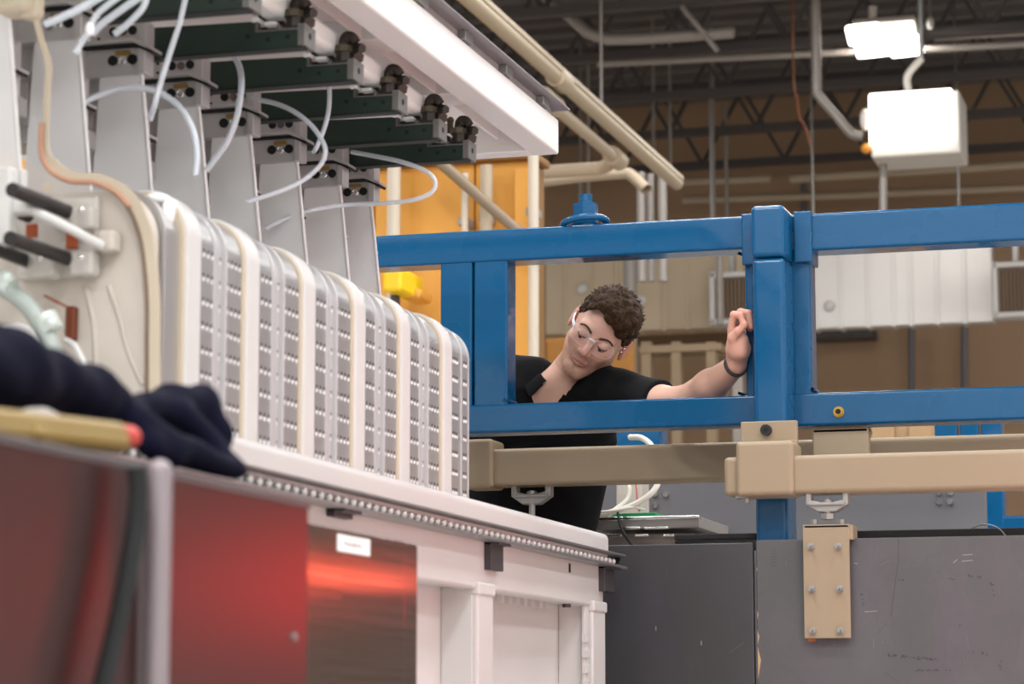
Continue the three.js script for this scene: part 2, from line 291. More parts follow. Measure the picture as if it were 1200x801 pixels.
// map a sheet's front face 0..1
function faceUV(g, x0, x1, y0, y1) { const p = g.attributes.position, u = g.attributes.uv; for (let i = 0; i < p.count; i++) u.setXY(i, (p.getX(i) - x0) / (x1 - x0), (p.getY(i) - y0) / (y1 - y0)); return g; }
{
  const zp = -6.06, yT = onZ(800, 637, zp).y, xa = onZ(883, 700, zp).x, xb = onZ(886.5, 700, zp).x;
  {
    const { c, g } = scratched([58, 58, 60], 60);
    for (const [x, y] of [[0.74, 0.22], [0.86, 0.26], [0.745, 0.5], [0.9, 0.55]]) { g.fillStyle = 'rgba(190,170,150,0.8)'; g.fillRect(x * 1024, y * 1024, 3, 12); }
    const m = mat('panelDark', 0xffffff, 0.42, 0.1, { map: canvasTexture(c), clearcoat: 0.15, clearcoatRoughness: 0.4 });
    const o = thing('steel_sheeting', 'dark charcoal steel panel between the white machine and the blue post', 'panel', V(-1.5, 0, zp));
    part('sheet', faceUV(box(-2.1, xa, 0.12, yT, zp - 0.02, zp, 0.003), -2.1, xa, 0.12, yT), m, o);
    part('foot', box(-2.0, -1.9, 0, 0.13, zp - 0.05, zp, 0.004), M.darkZinc, o); part('foot', box(xa - 0.14, xa - 0.04, 0, 0.13, zp - 0.05, zp, 0.004), M.darkZinc, o);
  }
  {
    const x1 = -0.38, { c, g } = scratched([84, 82, 84], 110, 1024, 1500);
    const U = (px, py) => { const q = onZ(px, py, zp); return [(q.x - xb) / (x1 - xb) * 1024, (1 - (q.y - 0.12) / (yT - 0.12)) * 1500]; };
    // scuffs as they lie on this sheet
    g.strokeStyle = 'rgba(38,34,36,0.85)';
    for (const [a, b, n, amp] of [[[1040, 769], [1100, 775], 46, 5], [[1072, 787], [1122, 787], 26, 3], [[1128, 676], [1150, 679], 10, 4], [[1160, 684], [1166, 700], 8, 4], [[1138, 765], [1160, 769], 9, 3], [[1110, 680], [1116, 681], 4, 2], [[1172, 776], [1174, 788], 6, 2], [[1124, 736], [1130, 730], 5, 3], [[1008, 697], [1011, 712], 6, 1], [[1040, 681], [1062, 682], 5, 2]]) {
      const p = U(...a), q = U(...b); g.lineWidth = 2;
      for (let i = 0; i < n; i++) { const t = rnd(), x = p[0] + (q[0] - p[0]) * t, y = p[1] + (q[1] - p[1]) * t; g.beginPath(); g.moveTo(x, y + rr(-amp, amp)); g.lineTo(x + rr(-9, 9), y + rr(-amp, amp) * 1.6); g.stroke(); }
    }
    g.lineWidth = 2; g.strokeStyle = 'rgba(55,50,54,0.8)'; g.beginPath(); for (const [i, p] of [[1053, 632], [1053, 660], [1049, 685], [1044, 725]].entries()) { const q = U(...p); i ? g.lineTo(...q) : g.moveTo(...q); } g.stroke();
    g.strokeStyle = 'rgba(185,178,176,0.55)'; for (const [a, b] of [[[1128, 653], [1140, 652]], [[1127, 660], [1140, 659]], [[1001, 662], [1005, 663]], [[1117, 662], [1122, 658]], [[1013, 719], [1028, 718]]]) { g.lineWidth = 3; g.beginPath(); g.moveTo(...U(...a)); g.lineTo(...U(...b)); g.stroke(); }
    for (let i = 0; i < 6; i++) { g.strokeStyle = 'rgba(45,42,44,0.6)'; g.lineWidth = 2; g.beginPath(); g.moveTo(...U(903, 648 + i * 3.5)); g.lineTo(...U(910, 647 + i * 3.5)); g.stroke(); }
    for (const [px, py, w, h] of [[888, 745, 8, 40], [886.6, 770, 12, 90], [887, 668, 5, 12], [887, 720, 6, 26]]) { const q = U(px, py); g.fillStyle = 'rgba(196,160,122,0.9)'; g.beginPath(); g.moveTo(0, q[1] - h / 2); g.lineTo(w, q[1] + h * 0.2); g.lineTo(2, q[1] + h); g.lineTo(0, q[1] + h); g.fill(); }
    { const q = U(951.5, 749); g.fillStyle = 'rgba(190,96,40,0.9)'; g.fillRect(q[0] - 12, q[1] - 4, 24, 20); }
    const m = mat('panelGrey', 0xffffff, 0.5, 0.1, { map: canvasTexture(c) });
    const o = thing('steel_sheeting', 'scuffed grey steel panel carrying the tan plate with six bolts', 'panel', V(-0.6, 0, zp));
    part('sheet', faceUV(box(xb, x1, 0.12, yT + 0.006, zp - 0.02, zp, 0.003), xb, x1, 0.12, yT + 0.006), m, o);
    part('foot', box(xb + 0.02, xb + 0.1, 0, 0.13, zp - 0.02, zp, 0.004), M.darkZinc, o); part('foot', box(x1 - 0.2, x1 - 0.1, 0, 0.13, zp - 0.05, zp, 0.004), M.darkZinc, o);
  }
  // black edging strips behind the sheets
  single('rubber_strip', box(onZ(999, 624, -6.2).x, -0.38, onZ(1100, 640, -6.2).y, onZ(1100, 620, -6.2).y, -6.24, -6.19, 0.003), M.blackRubber, 'black rubber strip along the top of the scuffed grey panel', 'strip');
  {
    const g0 = thing('cover_strip', 'black plastic cover strip along the top of the dark charcoal panel', 'strip', V(-1.3, 0.99, -6.3));
    part('strip_top', box(onZ(790, 630, -6.2).x, onZ(886, 630, -6.2).x, onZ(840, 631.5, -6.2).y, onZ(840, 625, -6.2).y, -6.3, -6.2, 0.002), M.blackRubber, g0);
    part('strip_face', box(onZ(790, 630, -6.2).x, onZ(886, 630, -6.2).x, onZ(840, 645, -6.2).y, onZ(840, 632.5, -6.2).y, -6.215, -6.205, 0.002), mat('blackGloss', 0x19181a, 0.2, 0), g0);
  }
  single('thin_wire', tube([onZ(1139, 619, -6.18), onZ(1150, 614.5, -6.16), onZ(1163, 615.5, -6.13), onZ(1172, 620, -6.1), onZ(1178, 627, -6.082)], 0.0016, 32, 6), M.zinc, 'thin grey wire arching over the top edge of the scuffed grey panel', 'wire');
}

// ---------- things between the frame and the hall ----------
{
  const z = -7.7, o = thing('steel_plate', 'large slate grey steel plate standing behind the tan rails, with groups of four bolts', 'plate', V(-1.3, 0, z));
  const pm = mat('slate', 0x626164, 0.5, 0.15);
  part('sheet', box(onZ(690, 600, z).x, onZ(1156, 600, z).x, 0.1, onZ(900, 522, z).y, z - 0.03, z, 0.004), pm, o);
  for (const [px, py] of [[1101, 577], [1114, 577], [1101, 588], [1114, 588], [768, 579], [755, 592], [768, 592], [781, 579]]) { const q = onZ(px, py, z); part('plate_bolt', flat(bar(V(q.x, q.y, z - 0.002), V(q.x, q.y, z + 0.012), 0.0095, 6)), M.chrome, o); }
  part('foot', box(-2.0, -1.9, 0, 0.11, z - 0.1, z, 0.004), pm, o); part('foot', box(-0.95, -0.85, 0, 0.11, z - 0.1, z, 0.004), pm, o);
  // blue rack pieces further back
  const bz = -8.4, bf = thing('tube_rack', 'second blue tube frame standing behind the slate grey plate', 'rack', V(-0.6, 0, bz));
  const bx0 = onZ(1155, 590, bz).x, bx1 = onZ(1177, 590, bz).x;
  part('upright', box(bx0, bx1, 0, onZ(1165, 560, bz).y, bz - 0.09, bz, 0.008), M.bluePaint, bf);
  part('lower_beam', box(bx1 - 0.01, bx1 + 0.9, onZ(1190, 622, bz).y, onZ(1190, 604, bz).y, bz - 0.09, bz, 0.008), M.bluePaint, bf);
  for (const [a, b] of [[1095, 1122], [1125, 1147], [1150, 1174]]) part('upright', box(onZ(a, 506, bz).x, onZ(b, 506, bz).x, onZ(1120, 560, bz).y, onZ(1120, 488, bz).y, bz - 0.09, bz, 0.006), M.bluePaint, bf);
  part('cross_beam', box(onZ(1090, 560, bz).x, bx1 + 0.9, onZ(1120, 562, bz).y, onZ(1120, 535, bz).y, bz - 0.1, bz - 0.01, 0.008), M.bluePaint, bf);
  part('upright', box(bx1 + 0.82, bx1 + 0.9, 0, onZ(1165, 540, bz).y, bz - 0.09, bz, 0.008), M.bluePaint, bf);
  const fc = thing('blue_cabinet', 'small blue cabinet standing behind the white cables', 'cabinet', V(-2.2, 0, -8.9));
  part('case', box(onZ(720, 510, -8.8).x, onZ(776, 510, -8.8).x, 0.05, onZ(760, 490, -8.8).y, -8.9, -8.8, 0.01), M.bluePaint, fc);
  part('door', box(onZ(724, 510, -8.8).x, onZ(774, 510, -8.8).x, 0.12, onZ(760, 493, -8.8).y, -8.8, -8.78, 0.005), M.bluePaint, fc);
  part('base', box(onZ(724, 510, -8.8).x, onZ(774, 510, -8.8).x, 0, 0.05, -8.89, -8.82, 0.002), M.blackRubber, fc);
  const cr = thing('packing_crate', 'plywood packing crate seen under the lower blue beam on the right', 'crate', V(-1.1, 0, -10));
  const ply = mat('plywood', 0xa98862, 0.7, 0), cx0 = onZ(1022, 506, -10).x, cx1 = onZ(1093, 506, -10).x, cy = onZ(1060, 497, -10).y;
  part('crate_side', box(cx0, cx1, 0.1, cy, -10.6, -10, 0.004), ply, cr);
  for (const x of [cx0, cx1 - 0.09]) part('batten', box(x, x + 0.09, 0.1, cy, -10, -9.975, 0.003), ply, cr);
  part('skid', box(cx0, cx1, 0, 0.1, -10.1, -10, 0.003), ply, cr); part('skid', box(cx0, cx1, 0, 0.1, -10.6, -10.5, 0.003), ply, cr);

  // electronics tray, green board, cables
  const tz = -6.95, tr = thing('electronics_tray', 'open grey steel tray with bright edges behind the dark charcoal panel', 'tray', V(-1.6, 0, tz));
  const x0 = onZ(690, 615, tz).x, x1 = onZ(818, 615, tz).x, yT = onZ(760, 606, tz).y, yM = onZ(760, 619, tz).y, yB = onZ(760, 650, tz).y;
  const tm = mat('trayGrey', 0xaaa49e, 0.35, 0.5);
  part('tray_front', box(x0, x1, yM, yT - 0.005, tz - 0.01, tz, 0.002), tm, tr);
  part('tray_rim', box(x0, x1 + 0.006, yT - 0.006, yT + 0.003, tz - 0.012, tz + 0.006, 0.002), M.chrome, tr);
  part('tray_floor', box(x0, x1, yM, yM + 0.004, tz - 0.4, tz, 0.001), tm, tr);
  part('tray_side', box(x1 - 0.004, x1 + 0.004, yM, yT, tz - 0.4, tz, 0.002), tm, tr); part('tray_side', box(x0, x0 + 0.008, yM, yT, tz - 0.4, tz, 0.002), tm, tr);
  part('tray_back', box(x0, x1, yM, yT, tz - 0.4, tz - 0.39, 0.002), tm, tr);
  part('shelf', box(x0, x1 - 0.02, yB, yM - 0.012, tz - 0.3, tz - 0.03, 0.004), mat('trayWarm', 0x9c8f88, 0.4, 0.4), tr);
  for (const [a, b, y] of [[729, 750, 618.5], [755, 783, 618.5], [712, 728, 627], [744, 760, 627], [777, 790, 627]]) part('shelf_clip', rectZ(a, y - 1.3, b, y + 1.3, tz + 0.012, 0.012, 0.001), M.chrome, tr);
  for (const px of [704, 800]) { const q = onZ(px, 640, tz); part('leg', box(q.x - 0.02, q.x + 0.02, 0, yB + 0.01, tz - 0.2, tz - 0.16, 0.003), tm, tr); }
  const bd = thing('circuit_board', 'bright green circuit board lying on the grey tray', 'board', V(-1.55, yT, tz - 0.1));
  part('board', box(onZ(722, 603, tz - 0.06).x, onZ(771, 603, tz - 0.06).x, yT + 0.004, yT + 0.016, tz - 0.16, tz - 0.03, 0.002), mat('boardGreen', 0x1f9a5c, 0.35, 0), bd);
  for (let i = 0; i < 5; i++) { const q = onZ(728 + i * 8, 600, tz - 0.08); part('chip', box(q.x - 0.006, q.x + 0.006, yT + 0.016, yT + 0.02, tz - 0.1, tz - 0.085, 0.001), M.blackRubber, bd); }
  const cm = mat('whiteCable', 0xe3ddcf, 0.45, 0);
  single('white_cable', tube([onZ(738, 512, -7.15), onZ(752, 513, -7.12), onZ(764, 523, -7.08), onZ(774, 545, -7.05), onZ(768, 572, -7.0), onZ(745, 590, -6.97), onZ(715, 600, -6.95), onZ(695, 606, -6.95)], 0.0085, 64, 10), cm, 'thick white cable looping beside the man above the green board', 'cable');
  single('white_cable', tube([onZ(728, 560, -7.1), onZ(737, 570, -7.08), onZ(735, 585, -7.06), onZ(722, 596, -7.02), onZ(712, 604, -7)], 0.007, 40, 10), cm, 'short white cable curling inside the thick white cable loop', 'cable');
  single('white_cable', tube([onZ(700, 600, -6.92), onZ(720, 598, -6.93), onZ(740, 594, -6.96), onZ(755, 597, -7)], 0.004, 40, 8), cm, 'thin white cable lying over the edge of the green board', 'cable');
  single('red_wire', tube([onZ(744, 560, -7.1), onZ(746, 575, -7.06), onZ(747, 588, -7.03), onZ(749, 598, -7.0)], 0.0025, 30, 6), mat('redWire', 0xb7493c, 0.5, 0), 'thin red wire dropping onto the green board', 'wire');
  single('black_cable', tube([onZ(724, 600, -6.93), onZ(726, 612, -6.92), onZ(732, 626, -6.91), onZ(742, 640, -6.9)], 0.004, 30, 8), M.blackRubber, 'black cable hanging over the front of the grey tray', 'cable');
  const sb = thing('white_box', 'small pale box behind the man and the white cables', 'box', V(-1.8, 0, -7.46));
  part('case', rectZ(722, 556, 752, 604, -7.4, 0.1, 0.006), M.creamPlate, sb);
  part('stand', box(onZ(730, 580, -7.45).x, onZ(744, 580, -7.45).x, 0, onZ(737, 603, -7.45).y, -7.48, -7.44, 0.003), M.creamPlate, sb);
  part('lid', rectZ(721, 552, 753, 558, -7.395, 0.11, 0.004), M.creamPlate, sb);
}
// ---------- white machine base ----------
const XF = -1.48, ZE = onX(715, 720, XF).z, ZS = -2.75, LEDGE = 1.031;
{
  const W = M.whitePaint, t = thing('white_machine', 'long white machine base with a thick ledge and open bays, below the perforated boxes', 'machine', V(-2, 0, -4.3));
  const xB = -2.75;
  part('ledge', box(xB, XF, LEDGE - 0.062, LEDGE, ZS, ZE - 0.0, 0.016), W, t);
  const yf1 = LEDGE - 0.062, yf0 = onX(650, 702.5, XF).y;
  part('fascia', box(XF - 0.05, XF - 0.012, yf0, yf1 + 0.004, ZS, ZE + 0.014, 0.008), W, t);
  part('soffit', box(xB, XF - 0.02, yf0 + 0.004, yf0 + 0.016, ZS, ZE + 0.016, 0.002), W, t);
  const post = (pa, pb, end) => {
    const za = onX(pa, 740, XF).z, zb = end ?? onX(pb, 740, XF).z;
    const p = part('post', box(XF - 0.095, XF - 0.008, 0.1, yf0 + 0.006, zb, za, 0.006), W, t);
    part('post_cap', box(XF - 0.06, XF - 0.004, yf0 - 0.012, yf0 + 0.014, zb - 0.003, za + 0.003, 0.005), W, p);
    return [za, zb];
  };
  const [, p1] = post(565, 583), [p2] = post(699, 716, ZE + 0.012);
  const [q1] = post(395, 420), q0 = -2.8;
  part('post', box(XF - 0.13, XF - 0.008, 0.1, yf0 + 0.006, ZS - 0.1, ZS, 0.006), W, t);
  // bay walls: back sheet, a folded side sheet, slots between sheets
  const xb = XF - 0.085;
  const bay = (zNear, zFar) => {
    const b = part('back_sheet', box(xb - 0.01, xb, 0.12, yf0 + 0.006, zFar, zNear, 0.002), W, t);
    part('side_sheet', box(xb, XF - 0.02, 0.12, yf0 + 0.004, zFar - 0.012, zFar + 0.002, 0.002), W, t);
    return b;
  };
  const bb = bay(p1, p2 + 0.02), ba = bay(-2.9, onX(565, 740, XF).z);
  for (const [par, px, py0, py1] of [[bb, 657, 736, 756], [bb, 657, 780, 800], [ba, 523, 716, 756], [ba, 523, 786, 830]]) {
    const a = onX(px - 1.5, py0, xb + 0.001), c = onX(px + 1.2, py1, xb + 0.001);
    part('slot', box(xb - 0.002, xb + 0.002, c.y, a.y, c.z, a.z, 0), M.hole, par);
  }
  // a folded strip with joggled edge beside the end post
  const zs = p2 + 0.034, xq = onZ(684, 760, zs).x; part('folded_strip', box(xq - 0.005, xq + 0.004, 0.12, yf0, zs - 0.03, zs, 0.002), W, t);
  for (let i = 0; i < 5; i++) { const y = onZ(684, 742 + i * 18, zs).y; part('strip_tab', box(xq - 0.003, xq + 0.009, y - 0.02, y, zs - 0.02, zs + 0.006, 0.001), W, t); }
  for (let i = 0; i < 7; i++) { const q = onX(592 + i * 9, 700 + i * 1.4, XF - 0.05); part('soffit_tab', box(XF - 0.07, XF - 0.058, q.y - 0.009, yf0 + 0.006, q.z - 0.022, q.z, 0.001), W, t); }
  { const q = onX(664, 714, XF - 0.03); part('soffit_bolt', flat(bar(V(XF - 0.03, yf0 - 0.008, q.z), V(XF - 0.03, yf0 + 0.004, q.z), 0.01, 6)), M.bracketDark, t, 'dark bolt under the fascia'); }
  part('plinth', box(xB, XF - 0.03, 0, 0.12, ZS, ZE + 0.02, 0.004), W, t);
  part('end_sheet', box(xB, XF - 0.1, 0.1, yf0 + 0.01, ZE + 0.014, ZE + 0.03, 0.003), W, t);
  part('rear_sheet', box(xB, xB + 0.02, 0.1, yf0 + 0.01, ZS, ZE + 0.016, 0.003), W, t);
  { const a = onX(667, 664, XF - 0.011); part('drain_slot', box(XF - 0.014, XF - 0.0105, a.y - 0.012, a.y + 0.008, a.z - 0.012, a.z, 0), M.hole, t); }
  // small plates lying on the ledge end
  single('cover_plate', box(onX(645, 620, XF - 0.1).x, XF - 0.06, LEDGE, LEDGE + 0.008, onX(690, 626, XF - 0.1).z, onX(645, 613, XF - 0.1).z, 0.002), M.bracketDark, 'small dark flat plate lying on the far end of the white ledge', 'plate');

  // roller rail under the ledge
  const xr = XF + 0.008, ya = onX(734, 666, -1.455).y, yb = onX(734, 650, -1.455).y, zr1 = onX(735, 655, -1.455).z, zr0 = -2.9;
  const r = thing('roller_rail', 'grey galvanised roller rail running along under the edge of the white ledge', 'rail', V(xr, ya, -4.4));
  part('rail_back', box(xr - 0.018, xr - 0.014, ya, yb, zr1, zr0, 0.001), M.darkZinc, r);
  part('rail_lip', box(xr - 0.018, xr + 0.014, yb - 0.004, yb + 0.001, zr1, zr0, 0.0015), M.zinc, r);
  part('rail_lip', box(xr - 0.018, xr + 0.018, ya - 0.001, ya + 0.005, zr1, zr0, 0.0015), M.zinc, r);
  const rollers = [];
  for (let z = zr0 - 0.02; z > zr1 + 0.06; z -= 0.0385) rollers.push(new THREE.SphereGeometry(0.0072, 10, 8).translate(xr - 0.002, (ya + yb) / 2 - 0.002, z));
  part('rollers', rollers, mat('rollerGrey', 0xd6d5d2, 0.35, 0.2), r, 'pale small rollers in a row').userData.kind = 'stuff';
  for (let i = 0; i < 3; i++) part('rail_bolt', bar(V(xr - 0.016, (ya + yb) / 2 + (i - 1) * 0.007, zr1 + 0.03 - i * 0.014), V(xr, (ya + yb) / 2 + (i - 1) * 0.007, zr1 + 0.03 - i * 0.014), 0.0045, 8), M.blackRubber, r);
  for (const [px0, px1, py, z0y] of [[390, 411, 606], [574, 588, 668], [707, 718, 693]]) {
    const z0 = onX(px0, 640, XF).z, z1 = onX(px1, 640, XF).z, y = onX((px0 + px1) / 2, py, XF + 0.002).y;
    part('rail_bracket', [box(XF - 0.013, XF + 0.004, y, ya + 0.004, z1, z0, 0.002), box(XF - 0.013, XF + 0.02, ya - 0.006, ya + 0.004, z1, z0, 0.001)], M.bracketDark, r);
  }
}

// ---------- perforated boxes with white ribs ----------
const XT = -1.55, TOPY = 1.398, XL = -2.5;
function arch(off, r) { // outline of the cross section in x,y
  const s = new THREE.Shape(), x1 = XT + off, y1 = TOPY + off, x0 = XL - off;
  s.moveTo(x0, LEDGE); s.lineTo(x1, LEDGE); s.lineTo(x1, y1 - r); s.absarc(x1 - r, y1 - r, r, 0, Math.PI / 2); s.lineTo(x0 + r, y1); s.absarc(x0 + r, y1 - r, r, Math.PI / 2, Math.PI); s.lineTo(x0, LEDGE);
  return s;
}
{
  const ribZ = [221, 291.5, 358.5, 418.5, 472, 521.5].map((px) => onX(px, 450, XT).z), endZ = onX(549, 500, XT).z;
  const ordinal = ['nearest', 'second', 'third', 'fourth', 'fifth', 'last'];
  const z0 = ribZ[0] + 0.25;
  const box1 = (zn, zf, k) => { // one box from its white rib back to the next
    const far = k === 5, first = k < 0;
    const t = thing('perforated_box', first ? 'perforated metal box half hidden behind the cream end plate' : far ? 'short perforated metal box at the far end of the row, next to the blue rack' : `white ribbed perforated metal box, ${ordinal[k]} of the row counted from the cream end plate`, 'box', V((XT + XL) / 2, LEDGE, (zn + zf) / 2), 'row of perforated boxes on the white ledge');
    const rib = part('rib', plateZ(arch(0.007, 0.073), zn + 0.027, 0.054, 0.004, [], 16), M.whitePlastic, t, 'white rib');
    part('gasket', plateZ(arch(0.003, 0.07), zn + 0.037, 0.0105, 0.001, [], 16), M.flatCable, rib, 'beige gasket line');
    const a = zn - 0.026, L = a - zf - (far ? 0 : 0.034), f = far ? [0, 0.55, 0.6, 1] : [0, 0.37, 0.62, 1];
    const sh = part('shell', plateZ(arch(0, 0.07), a, L * f[1] + 0.001, 0.0015, [], 16), M.brushedAluminium, t);
    part('shell_waist', plateZ(arch(-0.006, 0.066), a - L * f[1], L * (f[2] - f[1]) + 0.001, 0, [], 16), M.aluminium, t);
    part('shell', plateZ(arch(0, 0.07), a - L * f[2], L * (f[3] - f[2]), 0.0015, [], 16), M.brushedAluminium, t);
    for (const q of far ? [0.6] : [0.37, 0.62]) part('seam', plateZ(arch(0.0025, 0.0705), a - L * q + 0.004, 0.008, 0.001, [], 16), M.aluminium, t);
    // punched holes with raised lips, in groups of four
    const dark = [], lips = [], cols = [];
    if (far) cols.push(0.1, 0.2, 0.3, 0.4, 0.75, 0.85); else for (const s of [0.04, 0.665]) for (let i = 0; i < 4; i++) cols.push(s + i * 0.09);
    if (!far) cols.push(0.42, 0.57);
    for (let row = 0; row < 8; row++) for (const cz of cols) {
      const y = LEDGE + 0.022 + row * 0.0378, z = a - L * cz, mid = !far && cz > 0.37 && cz < 0.62, x = XT - (mid ? 0.006 : 0), s = mid ? 0.7 : 1;
      dark.push(new THREE.CylinderGeometry(0.0023 * s, 0.0023 * s, 0.0016, 8).rotateZ(Math.PI / 2).scale(1, 1.15, 1).translate(x, y + 0.0042, z));
      lips.push(new THREE.SphereGeometry(0.003 * s, 8, 6).scale(0.7, 1.15, 0.75).translate(x + 0.0002, y - 0.0035, z));
    }
    part('punched_holes', dark, M.hole, t).userData.kind = 'stuff';
    part('hole_lips', lips, M.stripEdge, t, 'bright raised lips of the holes').userData.kind = 'stuff';
    if (far) part('end_sheet', plateZ(arch(0.001, 0.07), zf + 0.004, 0.006, 0.001, [], 16), M.aluminium, t);
    return t;
  };
  for (let k = 0; k < 6; k++) box1(ribZ[k], k < 5 ? ribZ[k + 1] : endZ, k);
  // near end: plain metal collar and the cream end plate
  const zc = onX(187, 400, XT - 0.01).z;
  const col = thing('end_collar', 'plain grey metal collar between the cream end plate and the first white rib', 'collar', V(-2, LEDGE, zc));
  part('collar_sheet', plateZ(arch(-0.004, 0.07), zc, zc - ribZ[0] - 0.036, 0.001, [], 16), M.brushedAluminium, col);
  const hl = onX(202, 258, XT - 0.01);
  part('cover_fold', [ball(V(XT - 0.034, TOPY - 0.014, hl.z), 0.02, 1, 0.5, 1.2), ball(V(XT - 0.014, TOPY - 0.035, hl.z + 0.006), 0.015, 0.6, 1.3, 1.1), ball(V(XT - 0.026, TOPY - 0.02, hl.z - 0.02), 0.015, 1, 0.8, 1.2)], M.stripEdge, col, 'bright white crumpled tape at the top corner');
  // cream end plate
  const zp = zc + 0.035, ep = thing('end_plate', 'large cream end plate with a rounded corner, carrying the black rods', 'plate', V(-2, LEDGE, zp));
  part('plate_body', plateZ(arch(-0.01, 0.075), zp, 0.03, 0.006, [], 16), M.creamPlate, ep);
  part('plate_crease', [tube([onZ(128, 335, zp + 0.001), onZ(140, 370, zp + 0.001), onZ(152, 415, zp + 0.001), onZ(168, 450, zp + 0.001)], 0.004, 20, 6)], M.creamPlate, ep);
  part('plate_crease', [tube([onZ(100, 335, zp), onZ(110, 380, zp), onZ(113, 430, zp), onZ(118, 470, zp)], 0.004, 20, 6)], M.creamPlate, ep);
  // flat cable that follows the rounded corner
  const path = [[36, -20], [40, 10], [48, 45], [57, 75], [56, 100], [54, 140], [54, 175], [65, 196], [88, 208], [116, 210], [140, 220], [158, 238], [170, 265], [177, 300], [181, 350], [181, 400], [181, 470], [181, 510]].map(([x, y]) => onZ(x, y, zp + 0.012 + (y < 200 ? (200 - y) * 0.0004 : 0)));
  const ribbon = (pts, w, th) => { // flat band swept along points, its width across the sight plane
    const cv = new THREE.CatmullRomCurve3(pts, false, 'catmullrom', 0.4), n = 90, s = new THREE.Shape([[-w, -th], [w, -th], [w, th], [-w, th]].map((p) => new THREE.Vector2(...p))), g = [];
    const P = cv.getPoints(n), pos = [], idx = [];
    for (let i = 0; i <= n; i++) {
      const T = cv.getTangent(i / n), side = V(T.y, -T.x, 0).normalize(), tw = i < 35 ? 0.55 : 1;
      for (const [a, b] of [[-1, 1], [1, 1], [1, -1], [-1, -1]]) pos.push(P[i].x + side.x * w * a * tw, P[i].y + side.y * w * a * tw, P[i].z + b * th);
      if (i < n) for (let k = 0; k < 4; k++) { const q = i * 4 + k, r = i * 4 + (k + 1) % 4; idx.push(q, r, q + 4, r, r + 4, q + 4); }
    }
    const geo = new THREE.BufferGeometry(); geo.setAttribute('position', new THREE.Float32BufferAttribute(pos, 3)); geo.setIndex(idx);
    const q = geo.toNonIndexed(); q.computeVertexNormals(); q.setAttribute('uv', new THREE.Float32BufferAttribute(new Float32Array(q.attributes.position.count * 2), 2)); return q;
  };
  const fc = thing('flat_cable', 'beige flat ribbon cable hanging down and curving round the corner of the cream end plate', 'cable', path[9]);
  part('ribbon', ribbon(path, 0.0085, 0.002), M.flatCable, fc);
  part('core_wire', tube(path.slice(5, 12).map((p) => p.clone().add(V(-0.006, -0.006, 0.004))), 0.004, 60, 8), mat('salmonWire', 0xb88a70, 0.6, 0), fc, 'salmon coloured core wire');
  part('core_wire', tube(path.slice(9).map((p) => p.clone().add(V(-0.011, -0.004, 0.002))), 0.0035, 60, 8), mat('brownWire', 0x6f5c4c, 0.6, 0), fc, 'brown edge wire');

  const cc = thing('cable_connector', 'blurred beige cable connector at the very top left corner', 'connector', onZ(15, 5, zp + 0.1)); part('connector_body', rectZ(-12, -20, 30, 12, zp + 0.12, 0.06, 0.012), M.flatCable, cc); part('connector_sleeve', rectZ(20, -20, 44, 20, zp + 0.1, 0.03, 0.01), M.flatCable, cc);
  // rod holder on the end plate
  const zh = zp + 0.004, rh = thing('rod_holder', 'clear and white holder with black rods, mounted on the cream end plate', 'holder', onZ(60, 300, zh));
  const A = M.acrylic, Wp = M.whitePlastic;
  part('clear_plate', rectZ(20, 232, 113, 325, zh + 0.014, 0.012, 0.004), A, rh, 'clear acrylic backing plate');
  part('clear_block', rectZ(80, 242, 108, 268, zh + 0.035, 0.03, 0.006), A, rh); part('clear_block', rectZ(80, 292, 108, 322, zh + 0.035, 0.03, 0.006), A, rh); part('clear_block', rectZ(30, 295, 62, 325, zh + 0.045, 0.03, 0.006), A, rh);
  const rod = (px, py, len, qx, qy) => { const e = onZ(px, py, zh + 0.03), n = onZ(qx, qy, zh + 0.03 + len); part('rod', bar(e, n, 0.0105, 16), M.rod, rh, 'black rod'); };
  rod(79, 248, 0.16, 14, 222); rod(79, 303, 0.16, 11, 279); rod(32, 306, 0.14, -24, 283); rod(33, 253, 0.1, -6, 236);
  part('white_arm', tube([onZ(30, 243, zh + 0.12), onZ(70, 262, zh + 0.085), onZ(120, 288, zh + 0.03)], 0.0075, 20, 10), Wp, rh);
  part('arm_head', rectZ(-4, 226, 32, 250, zh + 0.13, 0.03, 0.006), Wp, rh);
  part('arm_foot', rectZ(112, 269, 133, 294, zh + 0.03, 0.03, 0.006), M.creamPlate, rh);
  part('side_bar', rectZ(-12, 195, 11, 286, zh + 0.14, 0.03, 0.005), Wp, rh); part('side_bar', rectZ(12, 197, 26, 226, zh + 0.1, 0.02, 0.004), Wp, rh);
  part('pad', bar(onZ(17, 203, zh + 0.1), onZ(17, 203, zh + 0.108), 0.0055, 12), M.brass, rh);
  part('pad', bar(onZ(56, 219, zh), onZ(56, 219, zh + 0.012), 0.007, 12), M.flatCable, rh);
  part('copper_tab', rectZ(77, 268, 90, 291, zh + 0.03, 0.006, 0.001), M.copper, rh, 'copper coloured tab'); part('copper_tab', rectZ(30, 262, 43, 278, zh + 0.04, 0.006, 0.001), M.copper, rh, 'copper coloured tab');
  for (const [x, y] of [[95, 246], [95, 301], [47, 303]]) part('screw', ball(onZ(x, y, zh + 0.048), 0.0045, 1, 1, 0.6, 12), M.chrome, rh);
  const sw = thing('copper_clip', 'brown copper clip with a thin wire on the cream end plate below the rod holder', 'clip', onZ(81, 378, zh));
  part('clip_body', rectZ(75.5, 358, 87, 398, zh + 0.014, 0.016, 0.004), mat('copperBrown', 0x6b2f12, 0.5, 0.2), sw);
  part('clip_wire', tube([onZ(52, 346, zh + 0.008), onZ(66, 353, zh + 0.01), onZ(78, 359, zh + 0.01)], 0.002, 16, 6), M.copper, sw);
  const hz = zh + 0.1;
  const hs = thing('grey_hose', 'grey green hose with bright fittings curving in front of the cream end plate', 'hose', onZ(50, 375, hz));
